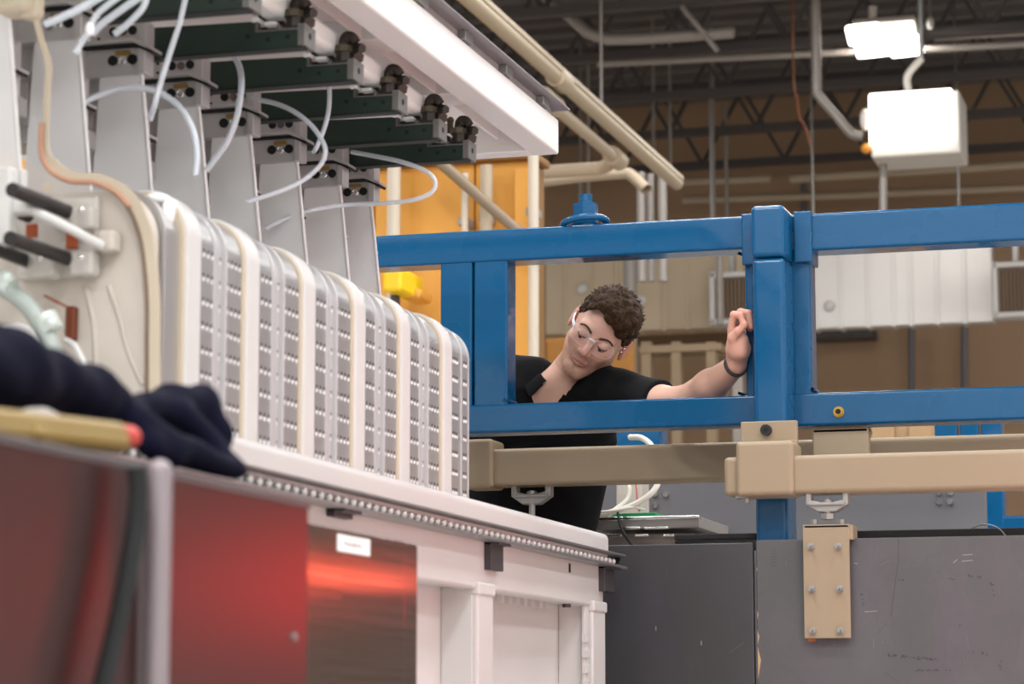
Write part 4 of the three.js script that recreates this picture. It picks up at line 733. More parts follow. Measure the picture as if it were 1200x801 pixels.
// ---------- the hall behind ----------
{
  // roof joists
  const J = M.joist, bar1 = new THREE.BoxGeometry(0.035, 1, 0.035);
  for (const [i, z] of [-17.5, -19.0, -20.5, -22, -23.5, -25].entries()) {
    const yb = 6.05, yt = 6.86, t = thing('roof_joist', ['dark open web roof joist over the lamps', 'dark open web roof joist crossing the top edge of the picture', 'dark open web roof joist behind the bright hanging lamps', 'dark open web roof joist, third from the back wall', 'dark open web roof joist, second from the back wall', 'dark open web roof joist closest to the back wall'][i], 'joist', V(-4, yb, z));
    t.userData.kind = 'structure';
    part('bottom_chord', box(RX0, 2, yb, yb + 0.07, z - 0.06, z + 0.06, 0), J, t); part('top_chord', box(RX0, 2, yt, RH, z - 0.06, z + 0.06, 0), J, t);
    for (let x = -11.6, k = 0; x < 0; x += 0.42, k++) {
      const a = V(x, k % 2 ? yb + 0.05 : yt, z), b = V(x + 0.42, k % 2 ? yt : yb + 0.05, z);
      const m = new THREE.Mesh(bar1, J); m.name = 'web_bar'; m.castShadow = m.receiveShadow = true; m.position.set((a.x + b.x) / 2 + 4, (a.y + b.y) / 2 - yb, 0);
      m.rotation.z = Math.atan2(b.y - a.y, b.x - a.x) - Math.PI / 2; m.scale.y = a.distanceTo(b); t.add(m);
    }
  }
  for (let k = 0; k < 22; k++) structure('roof_beam', box(RX0, RX1, RH - 0.06, RH, -26 + 0.2 + k * 0.42, -26 + 0.34 + k * 0.42, 0), M.deck);

  // pipes
  const pipe = (name, label, pts, r, m, extra, cat = 'pipe') => { const t = thing(name, label, cat, pts[0].clone()); part('pipe_run', tube(pts, r, 24 * pts.length, 14, 0.15), m, t); for (const [n, g] of extra ?? []) part(n, g, m, t); return t; };
  const yP = 4.07, xP = -3.63, pz = (px, py) => onY(px, py, yP);
  pipe('beige_pipe', 'upper beige pipe slanting down across the background, left of centre', [V(xP, yP, -9), V(xP, yP, -13), V(xP, yP, -16.3)], 0.042, M.pipe, [['coupling', bar(V(xP, yP, -13.45), V(xP, yP, -13.25), 0.058, 14)], ['lip', box(xP + 0.015, xP + 0.045, yP + 0.02, yP + 0.05, -16.3, -9, 0.004)]]);
  pipe('beige_pipe', 'lower beige pipe running beside the upper slanting beige pipe', [V(xP - 0.07, yP - 0.115, -9), V(xP - 0.07, yP - 0.115, -13), V(xP - 0.07, yP - 0.115, -14.9)], 0.036, M.pipe, [['coupling', bar(V(xP - 0.07, yP - 0.115, -13.5), V(xP - 0.07, yP - 0.115, -13.25), 0.062, 14)], ['coupling', bar(V(xP - 0.07, yP - 0.115, -15.0), V(xP - 0.07, yP - 0.115, -14.8), 0.058, 14)]]);
  pipe('beige_pipe', 'beige branch pipe turning left from the slanting pipes', [V(xP - 0.07, yP - 0.115, -14.9), V(xP - 0.2, yP - 0.15, -15.0), V(xP - 1.2, yP - 0.15, -15.0), V(xP - 3, yP - 0.15, -15.0)], 0.042, M.pipe);
  pipe('beige_pipe', 'second beige pipe under the branch pipe at the left', [onZ(560, 218, -17), onZ(620, 214, -17), onZ(690, 206, -17), onZ(736, 203, -17), onZ(758, 222, -16.9)], 0.04, M.pipe);
  const zc = -19.2;
  pipe('grey_conduit', 'wide grey conduit bending to run level near the top of the picture', [onZ(636, -8, zc), onZ(666, 18, zc), onZ(688, 38, zc), onZ(712, 46, zc), onZ(760, 45, zc), onZ(860, 38, zc)], 0.047, M.conduit);
  pipe('grey_conduit', 'long thin grey conduit running level behind the bright lamps', [onZ(700, 75, -20.2), onZ(850, 68, -20.2), onZ(1000, 61, -20.2), onZ(1122, 56, -20.2), onZ(1240, 49, -20.2)], 0.03, M.conduit);
  pipe('grey_conduit', 'grey conduit on the right behind the upper lamp', [onZ(1096, 45, -20.6), onZ(1150, 42, -20.6), onZ(1240, 37, -20.6)], 0.02, M.conduit);
  pipe('grey_conduit', 'short grey conduit sloping down to the lower lamp', [V(onZ(956, 40, -19.2).x, RH, -19.2), onZ(956, 40, -19.2), onZ(957, 108, -19.2), onZ(975, 130, -19.2), onZ(998, 157, -19.2), onZ(1012, 160, -19.2)], 0.036, M.conduit);
  pipe('steel_brace', 'thin steel brace slanting across the level conduit', [onZ(799, -4, -19), onZ(801, 10, -19), onZ(820, 33, -19), onZ(841, 60, -19)], 0.022, M.conduit, [], 'brace');
  pipe('wall_pipe', 'upper cream pipe running level along the back wall', [onZ(926, 209, -24.6), onZ(1060, 201, -24.6), onZ(1240, 190, -24.6)], 0.045, M.pipe);
  pipe('wall_pipe', 'short cream pipe on the back wall left of the long one', [onZ(790, 213, -24.6), onZ(850, 211, -24.6), onZ(903, 209, -24.6)], 0.04, M.pipe);
  pipe('wall_pipe', 'lower cream pipe running level along the back wall', [onZ(800, 234, -25.2), onZ(1000, 228, -25.2), onZ(1240, 218, -25.2)], 0.04, M.pipe);
  for (const [px, y0, y1, z, r, l, end] of [[751, 202, 330, -18, 0.032, 'left one of three upright white pipes behind the blue beam'], [762, 204, 330, -18.1, 0.028, 'middle one of three upright white pipes behind the blue beam'], [776, 204, 330, -18, 0.034, 'right one of three upright white pipes behind the blue beam'], [833, -20, 262, -23, 0.02, 'slim grey upright conduit left of the blue post top'], [850, 120, 262, -23.6, 0.018, 'second slim grey upright conduit beside the blue post top'],
    [689, 60, 262, -22, 0.014, 'thin hanger rod above the slanting beige pipe'], [704, -10, 120, -18.5, 0.012, 'thin hanger rod beside the level conduit'], [765, 60, 205, -22.5, 0.016, 'thin grey rod left of the middle of the roof', 'roof'], [785, 120, 205, -22.4, 0.014, 'shorter thin grey rod in the middle of the roof', 'roof'], [957, 20, 106, -19.2, 0.03, 'grey drop pipe above the sloping conduit'], [738, 275, 470, -21, 0.06, 'upright pale pipe behind the head of the man', 'floor'], [843, 300, 380, -21.4, 0.03, 'upright pale conduit beside the wall grille']])
    { const a = onZ(px, y0, z), ya = end === 'roof' ? RH : a.y, yz = end === 'floor' ? 0 : onZ(px, y1, z).y; pipe('upright_pipe', l, [V(a.x, ya, z), V(a.x, (ya + yz) / 2, z), V(a.x, yz, z)], r, M.conduit); }
  pipe('orange_cable', 'orange cable hanging from the roof near the sloping conduit', [V(onZ(930, 95, -19.5).x, RH, -19.5), onZ(930, 95, -19.5), onZ(934, 115, -19.5), onZ(936, 135, -19.5), onZ(944, 150, -19.5), onZ(950, 170, -19.5)], 0.008, mat('orange', 0x8a4c26, 0.6, 0), [], 'cable');

  // two bright lamps in view
  const z1 = -20, c1 = onZ(1037, 47, z1), w1 = 0.3;
  const la = thing('high_bay_lamp', 'upper bright tilted lamp of four glowing lenses near the top right', 'lamp', c1.clone());
  const glow = (g) => g;
  for (const [px, py] of [[1012, 40], [1052, 39], [1022, 55], [1062, 54]]) {
    const q = onZ(px, py, z1), g = new RoundedBoxGeometry(0.27, 0.06, 0.2, 3, 0.025); g.rotateX(-0.55); g.rotateZ(0.04); g.translate(q.x, q.y, z1); part('lens', g, M.lampGlow, la);
  }
  { const g = new RoundedBoxGeometry(0.5, 0.07, 0.3, 3, 0.02); g.rotateX(-0.55); g.translate(c1.x, c1.y + 0.08, z1 - 0.07); part('housing', g, M.lampBody, la); }
  part('stem', bar(onZ(1022, 28, z1), onZ(1023, 8, z1), 0.035, 12), M.lampBody, la); part('hanger', bar(onZ(1023, 10, z1), V(onZ(1023, 10, z1).x, 6.06, z1), 0.012, 8), M.zinc, la);
  { const l = new THREE.RectAreaLight(0xfff6ea, 60, 0.55, 0.45); l.name = 'lamp_light'; l.position.set(0, -0.06, 0.06); l.rotation.x = -Math.PI / 2 + 0.55; la.add(l); }
  const z2 = -18.6, lb = thing('flood_lamp', 'lower bright lamp, a white glowing box facing the camera at the top right', 'lamp', onZ(1067, 137, z2));
  part('diffuser', rectZ(1018, 106, 1116, 167, z2, 0.05, 0.02), M.lampGlow, lb);
  part('housing', rectZ(1020, 108, 1125, 182, z2 - 0.05, 0.5, 0.02), M.lampBody, lb);
  part('bracket', tube([onZ(1064, 106, z2 - 0.2), onZ(1064, 88, z2 - 0.2), onZ(1080, 68, z2 - 0.2)], 0.03, 16, 10), M.lampBody, lb);
  part('hanger', bar(onZ(1080, 70, z2 - 0.2), V(onZ(1080, 70, z2 - 0.2).x, RH, z2 - 0.2), 0.02, 8), M.zinc, lb);
  part('cable_gland', ball(onZ(1014, 140, z2 - 0.05), 0.06, 0.7, 1.4, 0.7), M.lampBody, lb); part('orange_plug', ball(onZ(1015, 174, z2 - 0.05), 0.04), mat('plugOrange', 0xd08a30, 0.5, 0), lb);
  { const w = onZ(1116, 137, z2).x - onZ(1018, 137, z2).x, l = new THREE.RectAreaLight(0xfff6ea, 22, w * 0.95, 0.36); l.name = 'lamp_light'; l.position.set(0, 0, 0.02); l.rotation.y = Math.PI; lb.add(l); }
  pipe('lamp_pole', 'white pole under the lower bright lamp', [onZ(1035, 176, -18.9), onZ(1035, 215, -18.9), onZ(1035, 262, -18.9)], 0.03, M.conduit, [], 'pole');
  const cam = thing('roof_sensor', 'small white sensor hanging beside the upper bright lamp', 'sensor', onZ(1087, 30, -20)); part('sensor_body', ball(onZ(1090, 27, -20), 0.035, 0.9, 1.5, 0.9), M.whitePlastic, cam); part('sensor_body', ball(onZ(1080, 32, -20), 0.03, 0.7, 1.5, 0.7), M.whitePlastic, cam); part('sensor_stem', bar(onZ(1090, 24, -20), V(onZ(1090, 24, -20).x, RH, -20), 0.01), M.zinc, cam);

  // ducts
  const zd = -22;
  const duct = (label, seams, y0, y1, m, knobs) => {
    const a = seams[0], b = seams[seams.length - 1], xm = (a + b) / 2, yb = onZ(xm, y1, zd).y, yt = onZ(xm, y0, zd).y, t = thing('air_duct', label, 'duct', V(onZ(xm, y1, zd).x, yb, zd));
    for (let i = 0; i + 1 < seams.length; i++) part('duct_section', box(onZ(seams[i], 330, zd).x + 0.006, onZ(seams[i + 1], 330, zd).x - 0.006, yb, yt, zd - 0.15, zd, 0.012), m, t);
    for (let i = 1; i + 1 < seams.length; i++) part('duct_flange', box(onZ(seams[i], 330, zd).x - 0.018, onZ(seams[i], 330, zd).x + 0.018, yb - 0.01, yt + 0.01, zd - 0.16, zd + 0.012, 0.005), m, t);
    for (const [px, py] of knobs) part('round_cap', ball(onZ(px, py, zd + 0.02), 0.05, 1, 1, 0.5), M.whitePlastic, t);
    for (const px of [a + 40, b - 40]) part('hanger', bar(V(onZ(px, 300, zd).x, yt - 0.01, zd - 0.08), V(onZ(px, 300, zd).x, RH, zd - 0.08), 0.012), M.zinc, t);
  };
  duct('beige grey air duct behind the man', [638, 662, 697, 722, 748, 778, 806, 838, 872], 262, 387, M.duct, [[682, 338], [751, 352]]);
  duct('shiny galvanised air duct seen through the right opening of the blue rack', [912, 955, 985, 1017, 1047, 1067, 1098, 1130, 1164], 262, 382, M.galvanised, [[972, 358]]);
  const grille = (x0, y0, x1, y1, z, label, n) => {
    const t = thing('wall_grille', label, 'grille', onZ((x0 + x1) / 2, (y0 + y1) / 2, z)), e = (x1 - x0) * 0.12;
    part('frame', [rectZ(x0, y0, x1, y0 + e, z, 0.2, 0.01), rectZ(x0, y1 - e, x1, y1, z, 0.2, 0.01), rectZ(x0, y0, x0 + e, y1, z, 0.2, 0.01), rectZ(x1 - e, y0, x1, y1, z, 0.2, 0.01)], M.whitePlastic, t);
    part('backing', rectZ(x0 + e, y0 + e, x1 - e, y1 - e, z - 0.1, 0.06, 0), mat('grilleBack', 0x4a3a2e, 0.8, 0), t);
    for (let i = 0; i < n; i++) { const x = x0 + e + (i + 0.5) * (x1 - x0 - 2 * e) / n; part('louvre', rectZ(x - 1, y0 + e, x + 1, y1 - e, z - 0.02, 0.08, 0), mat('louvre', 0x8a7460, 0.6, 0.2), t); }
    part('mount', rectZ((x0 + x1) / 2 - 3, y0 - 40, (x0 + x1) / 2 + 3, y0 + 2, z - 0.05, 0.05, 0), M.zinc, t);
  };
  grille(831, 318, 884, 379, -21.6, 'cream framed grille beside the blue post, left of the hand', 9);
  grille(1163, 306, 1216, 371, -21.6, 'cream framed dark grille at the right edge', 9);

  // wall conduits and low wall things
  for (const [px, y0, y1, l] of [[1068, 380, 520, 'grey upright conduit on the brown wall, left of two'], [1130, 380, 520, 'grey upright conduit on the brown wall, right of two'], [942, 215, 260, 'short dark conduit on the back wall']]) pipe('wall_conduit', l, [onZ(px, y0, -25.8), onZ(px, (y0 + y1) / 2, -25.8), onZ(px, y1, -25.8)], 0.035, mat('conduitBlue', 0x6f6d70, 0.5, 0.2));
  single('wall_shelf', rectZ(950, 384, 1022, 395, -25.5, 0.4, 0.01), M.joist, 'dark shelf under the galvanised duct on the back wall', 'shelf');
  single('wall_shelf', rectZ(745, 391, 862, 402, -24, 0.5, 0.01), mat('brownRail', 0x6a5138, 0.7, 0), 'brown shelf under the beige duct behind the man', 'shelf');
  mat('rackBeige', 0x9a8468, 0.6, 0);
  const rk = thing('storage_rack', 'blurred beige storage rack behind the outstretched arm', 'rack', onZ(800, 450, -20));
  for (const px of [757, 792, 833]) part('rack_post', box(onZ(px, 430, -20).x - 0.04, onZ(px, 430, -20).x + 0.04, 0, onZ(px, 400, -20).y, -20.1, -20, 0.005), M.rackBeige, rk);
  for (const py of [412, 470, 540]) part('rack_shelf', box(onZ(750, py, -20).x, onZ(845, py, -20).x, onZ(800, py, -20).y, onZ(800, py, -20).y + 0.06, -20.3, -19.985, 0.005), M.rackBeige, rk);
  const wb = thing('white_column', 'pale upright column beside the forearm in the background', 'column', V(onZ(863, 400, -19).x, 0, -19)); part('column_shaft', box(onZ(857, 400, -19).x, onZ(869, 400, -19).x, 0, onZ(863, 386, -19).y, -19.1, -19, 0.01), M.conduit, wb); part('column_cap', rectZ(853, 384, 873, 390, -18.98, 0.14, 0.005), M.conduit, wb);
  const oc = thing('ochre_cabinet', 'ochre cabinet behind the shoulder of the man', 'cabinet', V(onZ(690, 430, -17).x, 0, -17));
  part('case', box(onZ(638, 420, -17).x, onZ(742, 420, -17).x, 0.06, onZ(690, 394, -17).y, -17.08, -17, 0.02), mat('ochre', 0x9a6826, 0.6, 0), oc); part('door', box(onZ(642, 420, -17).x, onZ(690, 420, -17).x, 0.1, onZ(690, 398, -17).y, -17, -16.97, 0.01), M.ochre, oc); part('door', box(onZ(692, 420, -17).x, onZ(740, 420, -17).x, 0.1, onZ(690, 398, -17).y, -17, -16.97, 0.01), M.ochre, oc);
  part('plinth', box(onZ(642, 420, -17).x, onZ(740, 420, -17).x, 0, 0.06, -17.07, -17.03, 0), M.joist, oc);

  // yellow enclosure at the left
  const zy = -12, ye = thing('yellow_enclosure', 'tall orange yellow machine enclosure behind the left end of the blue rack', 'enclosure', V(onZ(520, 400, zy).x, 0, zy));
  const yx1 = onZ(623, 350, zy).x, ytop = onZ(600, 189, -12).y, yTall = 4.3, xTall = onZ(438, 350, -12).x;
  let xa = -9; for (const px of [330, 438, 556, 623]) { const xb = onZ(px, 350, zy).x; part('wall_panel', box(xa + 0.004, xb - 0.004, 0.1, px < 450 ? yTall : ytop, zy - 0.06, zy, 0.008), M.yellow, ye); xa = xb; }
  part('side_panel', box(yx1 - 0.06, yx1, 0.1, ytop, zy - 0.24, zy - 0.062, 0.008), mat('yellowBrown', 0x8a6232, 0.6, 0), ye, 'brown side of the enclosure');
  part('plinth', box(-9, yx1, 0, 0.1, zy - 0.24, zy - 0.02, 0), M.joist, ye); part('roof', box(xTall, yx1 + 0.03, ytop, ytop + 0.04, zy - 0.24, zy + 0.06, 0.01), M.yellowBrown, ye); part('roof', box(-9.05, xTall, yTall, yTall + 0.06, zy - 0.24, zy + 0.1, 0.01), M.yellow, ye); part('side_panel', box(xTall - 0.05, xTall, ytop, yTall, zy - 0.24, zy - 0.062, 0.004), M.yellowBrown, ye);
  part('corner_post', rectZ(602, 196, 622, 700, zy + 0.05, 0.05, 0.01), M.yellow, ye);
  for (const [px, y0, y1, r, l] of [[463, 0, 560, 0.034, 'thick white upright pipe in front of the yellow enclosure, beside the last pale strip'], [545, 203, 560, 0.018, 'thin white upright pipe on the yellow enclosure'], [570, 194, 560, 0.032, 'beige upright pipe on the yellow enclosure'], [625, 180, 620, 0.026, 'white upright pipe at the right corner of the yellow enclosure']]) {
    const t = pipe('upright_pipe', l, [onZ(px, y0, zy + 0.15), V(onZ(px, y0, zy + 0.15).x, 1.8, zy + 0.15), V(onZ(px, y0, zy + 0.15).x, 0, zy + 0.15)], r, px === 570 ? M.pipe : mat('creamPipe', 0xcfc2b0, 0.45, 0));
    part('pipe_clip', rectZ(px - 9, (y0 + 300) / 2 + 2, px + 2, (y0 + 300) / 2 + 12, zy + 0.13, 0.13, 0.005), M.conduit, t);
  }
  single('diagonal_brace', bar(onZ(510, 185, zy + 0.25), onZ(640, 300, zy + 0.25), 0.028, 10), mat('braceGrey', 0x84725c, 0.6, 0), 'greyish diagonal brace across the top of the yellow enclosure', 'brace');
  const gd = thing('yellow_guard', 'bright yellow guard box with a dark slot beside the last pale strip', 'guard', onZ(465, 330, zy + 0.4)); part('guard_box', rectZ(448, 312, 470, 341, zy + 0.5, 0.35, 0.02), M.yellowSafety, gd); part('guard_slope', rectZ(470, 338, 492, 350, zy + 0.3, 0.2, 0.02), M.yellow, gd); part('guard_leg', rectZ(456, 341, 464, 600, zy + 0.4, 0.06, 0.01), M.joist, gd);
  // things glimpsed between the green arms
  const cl = thing('caution_label', 'yellow caution label with black marks glimpsed above the first green arm', 'label', onZ(216, 30, -7)); part('label_plate', rectZ(200, 15, 226, 60, -7, 0.01, 0.002), M.yellowSafety, cl); for (const px of [214, 224]) part('label_mark', rectZ(px, 18, px + 2, 34, -6.998, 0.003, 0), M.hole, cl); part('label_post', box(onZ(212, 40, -7).x, onZ(216, 40, -7).x, 0, onZ(214, 16, -7).y, -7.05, -7.012, 0.002), M.zinc, cl);
  const sh = thing('white_shelf', 'white cable tray glimpsed behind the green arms', 'tray', onZ(320, 60, -7.5)); for (const [x0, x1] of [[276, 292], [305, 332], [342, 392]]) part('tray_panel', rectZ(x0, 5, x1, 170, -7.5, 0.05, 0.005), M.whitePlastic, sh); part('tray_beam', rectZ(170, -30, 420, 18, -7.52, 0.06, 0.005), M.whitePlastic, sh); for (const x of [-3.4, -2.95]) part('tray_leg', box(x, x + 0.05, 0, onZ(300, 20, -7.5).y, -7.65, -7.6, 0.004), M.zinc, sh);
}
// ---------- the man ----------
{
  const man = thing('person', 'man in black polo and safety glasses leaning behind the blue rack, hand on its post', 'person', V(-1.85, 0, -6.78));
  // head frame: tilted to his left, chin down
  const eye = onZ(694.5, 398.5, -6.55), toCam = V(0, EYE, 0).sub(eye).normalize(), R0 = V(0, 1, 0).cross(toCam).normalize(), U0 = toCam.clone().cross(R0);
  const roll = 34 * Math.PI / 180, pitch = 19 * Math.PI / 180, yaw = -3 * Math.PI / 180;
  let hx = R0.clone().multiplyScalar(Math.cos(roll)).addScaledVector(U0, -Math.sin(roll)), hu = R0.clone().multiplyScalar(Math.sin(roll)).addScaledVector(U0, Math.cos(roll)), hf = toCam.clone();
  [hf, hu] = [hf.clone().multiplyScalar(Math.cos(pitch)).addScaledVector(hu, -Math.sin(pitch)), hu.clone().multiplyScalar(Math.cos(pitch)).addScaledVector(hf, Math.sin(pitch))];
  [hx, hf] = [hx.clone().multiplyScalar(Math.cos(yaw)).addScaledVector(hf, -Math.sin(yaw)), hf.clone().multiplyScalar(Math.cos(yaw)).addScaledVector(hx, Math.sin(yaw))];
  const O = eye.clone().addScaledVector(hf, -0.088), HM = new THREE.Matrix4().makeBasis(hx, hu, hf).setPosition(O), HI = HM.clone().invert();
  const L = (p) => p.clone().applyMatrix4(HI), local = (g) => g.applyMatrix4(HM);
  const NB = onZ(650, 463, -6.69), nb = L(NB), chestFront = onZ(652, 486, -6.68), cf = L(chestFront);
  const S = (x, y, z, cx, cy, cz, r) => Math.hypot(x - cx, y - cy, z - cz) - r;
  const head = (x, y, z) => {
    const ax = Math.abs(x);
    let d = ell(x, y, z, 0, 0.028, -0.012, 0.076, 0.086, 0.098);
    d = smin(d, ell(x, y, z, 0, -0.03, 0.022, 0.063, 0.083, 0.067), 0.03);
    d = smin(d, cap(ax, y, z, { x: 0.049, y: -0.055, z: -0.004 }, { x: 0.017, y: -0.106, z: 0.064 }, 0.023, 0.0165), 0.022);
    d = smin(d, S(ax, y, z, 0.007, -0.107, 0.069, 0.0175), 0.016);
    d = smin(d, S(ax, y, z, 0.043, -0.027, 0.06, 0.021), 0.025);
    d = smin(d, cap(ax, y, z, { x: 0.0, y: 0.018, z: 0.083 }, { x: 0.042, y: 0.02, z: 0.07 }, 0.0095, 0.009), 0.016);
    d = smax(d, -S(ax, y, z, 0.032, -0.002, 0.106, 0.0185), 0.016);
    d = smin(d, S(ax, y, z, 0.032, -0.002, 0.0755, 0.0142), 0.005);
    d = smin(d, cap(x, y, z, { x: 0, y: 0.008, z: 0.087 }, { x: 0, y: -0.034, z: 0.111 }, 0.0072, 0.0105), 0.013);
    d = smin(d, S(ax, y, z, 0.0115, -0.0385, 0.0985, 0.0088), 0.008);
    d = smax(d, -S(ax, y, z, 0.0062, -0.0455, 0.1035, 0.0034), 0.004);
    d = smin(d, cap(ax, y, z, { x: 0.003, y: -0.066, z: 0.0905 }, { x: 0.02, y: -0.0705, z: 0.083 }, 0.005, 0.003), 0.008);
    d = smin(d, cap(ax, y, z, { x: 0, y: -0.0776, z: 0.0878 }, { x: 0.017, y: -0.0745, z: 0.081 }, 0.0052, 0.0035), 0.01);
    d = smax(d, -cap(ax, y, z, { x: 0, y: -0.072, z: 0.0952 }, { x: 0.023, y: -0.0726, z: 0.0855 }, 0.0018, 0.0016), 0.003);
    const ez = z + 0.014 + 0.25 * (y + 0.008), ex = ax - 0.079 - 0.35 * Math.max(0, -ez);
    let e = ell(ex, y, ez, 0.003, -0.006, 0, 0.0085, 0.032, 0.0185); e = smax(e, -ell(ex, y, ez, 0.013, -0.003, 0.002, 0.009, 0.021, 0.0105), 0.004);
    d = smin(d, e, 0.007);
    d = smin(d, cap(x, y, z, { x: 0, y: -0.055, z: -0.028 }, nb, 0.054, 0.06), 0.03);
    d = smin(d, S(x, y, z, nb.x * 0.42, -0.06 + (nb.y + 0.06) * 0.42, -0.028 + (nb.z + 0.028) * 0.42 + 0.046, 0.013), 0.02);
    return smin(d, cap(x, y, z, nb, cf, 0.06, 0.05), 0.03);
  };
  const skinAt = (x, y, z) => { let t = 0.16; while (t > -0.1 && head(x, y, t) > 0.0004) t -= Math.max(0.0004, head(x, y, t) * 0.7); return V(x, y, t); };
  const colored = (g, fn) => { const p = g.attributes.position, c = new Float32Array(p.count * 3); for (let i = 0; i < p.count; i++) c.set(fn(p.getX(i), p.getY(i), p.getZ(i)), i * 3); g.setAttribute('color', new THREE.BufferAttribute(c, 3)); return g; };
  const sk = [0.6, 0.355, 0.27], mix = (a, b, t) => a.map((q, i) => q + (b[i] - q) * Math.max(0, Math.min(1, t))), bump = (d, r) => Math.max(0, 1 - d / r);
  const n3 = (x, y, z) => 0.5 + 0.5 * Math.sin(x * 311 + 2 * Math.sin(y * 263)) * Math.sin(y * 337 + z * 291);
  const headColor = (x, y, z) => {
    const ax = Math.abs(x); let c = sk;
    c = mix(c, [0.62, 0.24, 0.17], 0.45 * bump(Math.hypot(ax - 0.04, y + 0.032, (z - 0.07) * 0.6), 0.035)); // cheeks
    c = mix(c, [0.6, 0.22, 0.16], 0.6 * bump(Math.hypot(x, y + 0.034, z - 0.11), 0.024));                    // nose
    c = mix(c, [0.6, 0.22, 0.17], ax > 0.074 && z < 0.02 ? 0.55 : 0);                                          // ears
    if (z > 0.0 && y < -0.045 && y > -0.14) { // stubble
      const moustache = y > -0.066 && y < -0.047 && ax < 0.032 ? 0.6 : 0, beard = y < -0.062 && z > 0.0 ? Math.min(1, (-0.062 - y) / 0.02 + 0.35) : 0, side = ax > 0.05 && y < -0.02 ? 0.4 : 0;
      c = mix(c, [0.27, 0.14, 0.08], (Math.max(moustache, beard, side) * 0.5) * (0.75 + 0.5 * n3(x, y, z)));
    }
    if (ax < 0.021 && y < -0.0635 && y > -0.0835 && z > 0.084) c = mix([0.52, 0.24, 0.18], [0.3, 0.11, 0.08], bump(Math.abs(y + 0.0725), 0.003));
    c = mix(c, [0.4, 0.19, 0.13], 0.5 * bump(Math.hypot(ax - 0.032, (y + 0.012) * 1.4, (z - 0.088) * 0.5), 0.014));
    return mix(c, [0.5, 0.27, 0.19], y < -0.12 ? 0.3 : 0);
  };
  const lo = V(-0.11, -0.13, -0.13), hi = V(0.11, 0.13, 0.135); for (const p of [nb, cf]) { lo.min(p.clone().addScalar(-0.07)); hi.max(p.clone().addScalar(0.07)); }
  const gHead = local(colored(nets(head, lo, hi, 0.0031), headColor));

  // arms and hands, joints in metres
  const SL = onZ(697, 454, -6.70), EL = onZ(798, 476, -6.44), ML = onZ(833, 453, -6.345), WL = onZ(863, 427, -6.245);
  const SR = onZ(549, 428, -6.82), ER = onZ(527, 565, -6.86), WR = V(ER.x + 0.05, ER.y - 0.25, -6.72);
  const armColor = (x, y, z) => mix(sk, [0.55, 0.3, 0.2], 0.35 * n3(x * 0.1, y * 0.1, z * 0.1));
  const span = (ps, r) => { const a = V(99, 99, 99), b = V(-99, -99, -99); for (const p of ps) { a.min(p); b.max(p); } return [a.addScalar(-r), b.addScalar(r)]; };
  const mid = (a, b, t) => a.clone().lerp(b, t);
  const armL = (x, y, z) => smin(smin(cap(x, y, z, mid(SL, EL, 0.45), EL, 0.05, 0.045), cap(x, y, z, EL, ML, 0.045, 0.043), 0.03), cap(x, y, z, ML, WL, 0.042, 0.0265), 0.02);
  const gArmL = colored(nets(armL, ...span([mid(SL, EL, 0.45), EL, ML, WL], 0.065), 0.006), armColor);
  const armR = (x, y, z) => smin(cap(x, y, z, mid(SR, ER, 0.5), ER, 0.048, 0.042), cap(x, y, z, ER, WR, 0.042, 0.026), 0.03);
  const gArmR = colored(nets(armR, ...span([mid(SR, ER, 0.5), ER, WR], 0.06), 0.01), armColor);
  const hp = (px, py, z) => onZ(px, py, z);
  const fingers = [ // knuckle, first joint, second joint, tip
    [hp(857.5, 384, -6.19), hp(860, 368.5, -6.175), hp(868, 369.5, -6.165), hp(871.5, 379, -6.163), 0.0092],
    [hp(861, 380, -6.207), hp(868, 365.5, -6.197), hp(877, 367, -6.19), hp(880, 383, -6.188), 0.0094],
    [hp(864, 382, -6.226), hp(870, 367.5, -6.22), hp(878, 369, -6.214), hp(880, 384, -6.212), 0.009],
    [hp(866, 386, -6.243), hp(871, 374, -6.238), hp(877, 374, -6.233), hp(879, 386, -6.231), 0.008]];
  const thumb = [hp(863, 411, -6.2), hp(858.5, 396, -6.177), hp(865, 388, -6.166), hp(873, 380.5, -6.162)];
  const handF = (x, y, z) => {
    let d = cap(x, y, z, WL, hp(864, 409, -6.225), 0.0265, 0.027);
    d = smin(d, cap(x, y, z, hp(862, 408, -6.205), hp(860, 388, -6.197), 0.021, 0.016), 0.02); d = smin(d, cap(x, y, z, hp(868, 408, -6.228), hp(865, 390, -6.232), 0.022, 0.017), 0.02);
    d = smin(d, cap(x, y, z, hp(868, 412, -6.2), hp(869, 399, -6.195), 0.02, 0.018), 0.016);
    for (const [a, b, c, e, r] of fingers) { let q = cap(x, y, z, a, b, r * 1.08, r); q = smin(q, cap(x, y, z, b, c, r * 1.02, r * 0.95), 0.004); q = smin(q, cap(x, y, z, c, e, r * 0.95, r * 0.82), 0.004); d = smin(d, q, 0.005); }
    const t = thumb; let q = cap(x, y, z, t[0], t[1], 0.018, 0.0118); q = smin(q, cap(x, y, z, t[1], t[2], 0.0118, 0.0102), 0.005); q = smin(q, cap(x, y, z, t[2], t[3], 0.0102, 0.0082), 0.004);
    return smin(d, q, 0.007);
  };
  const handColor = (x, y, z) => { let r = 0; for (const f of [...fingers, thumb]) for (const i of [1, 2, 3]) r = Math.max(r, bump(Math.hypot(x - f[i].x, y - f[i].y, z - f[i].z), 0.018)); return mix(sk, [0.62, 0.24, 0.17], 0.25 + 0.5 * r); };
  const gHandL = colored(nets(handF, ...span([...fingers.flatMap((f) => f.slice(0, 4)), ...thumb, WL], 0.04), 0.003), handColor);
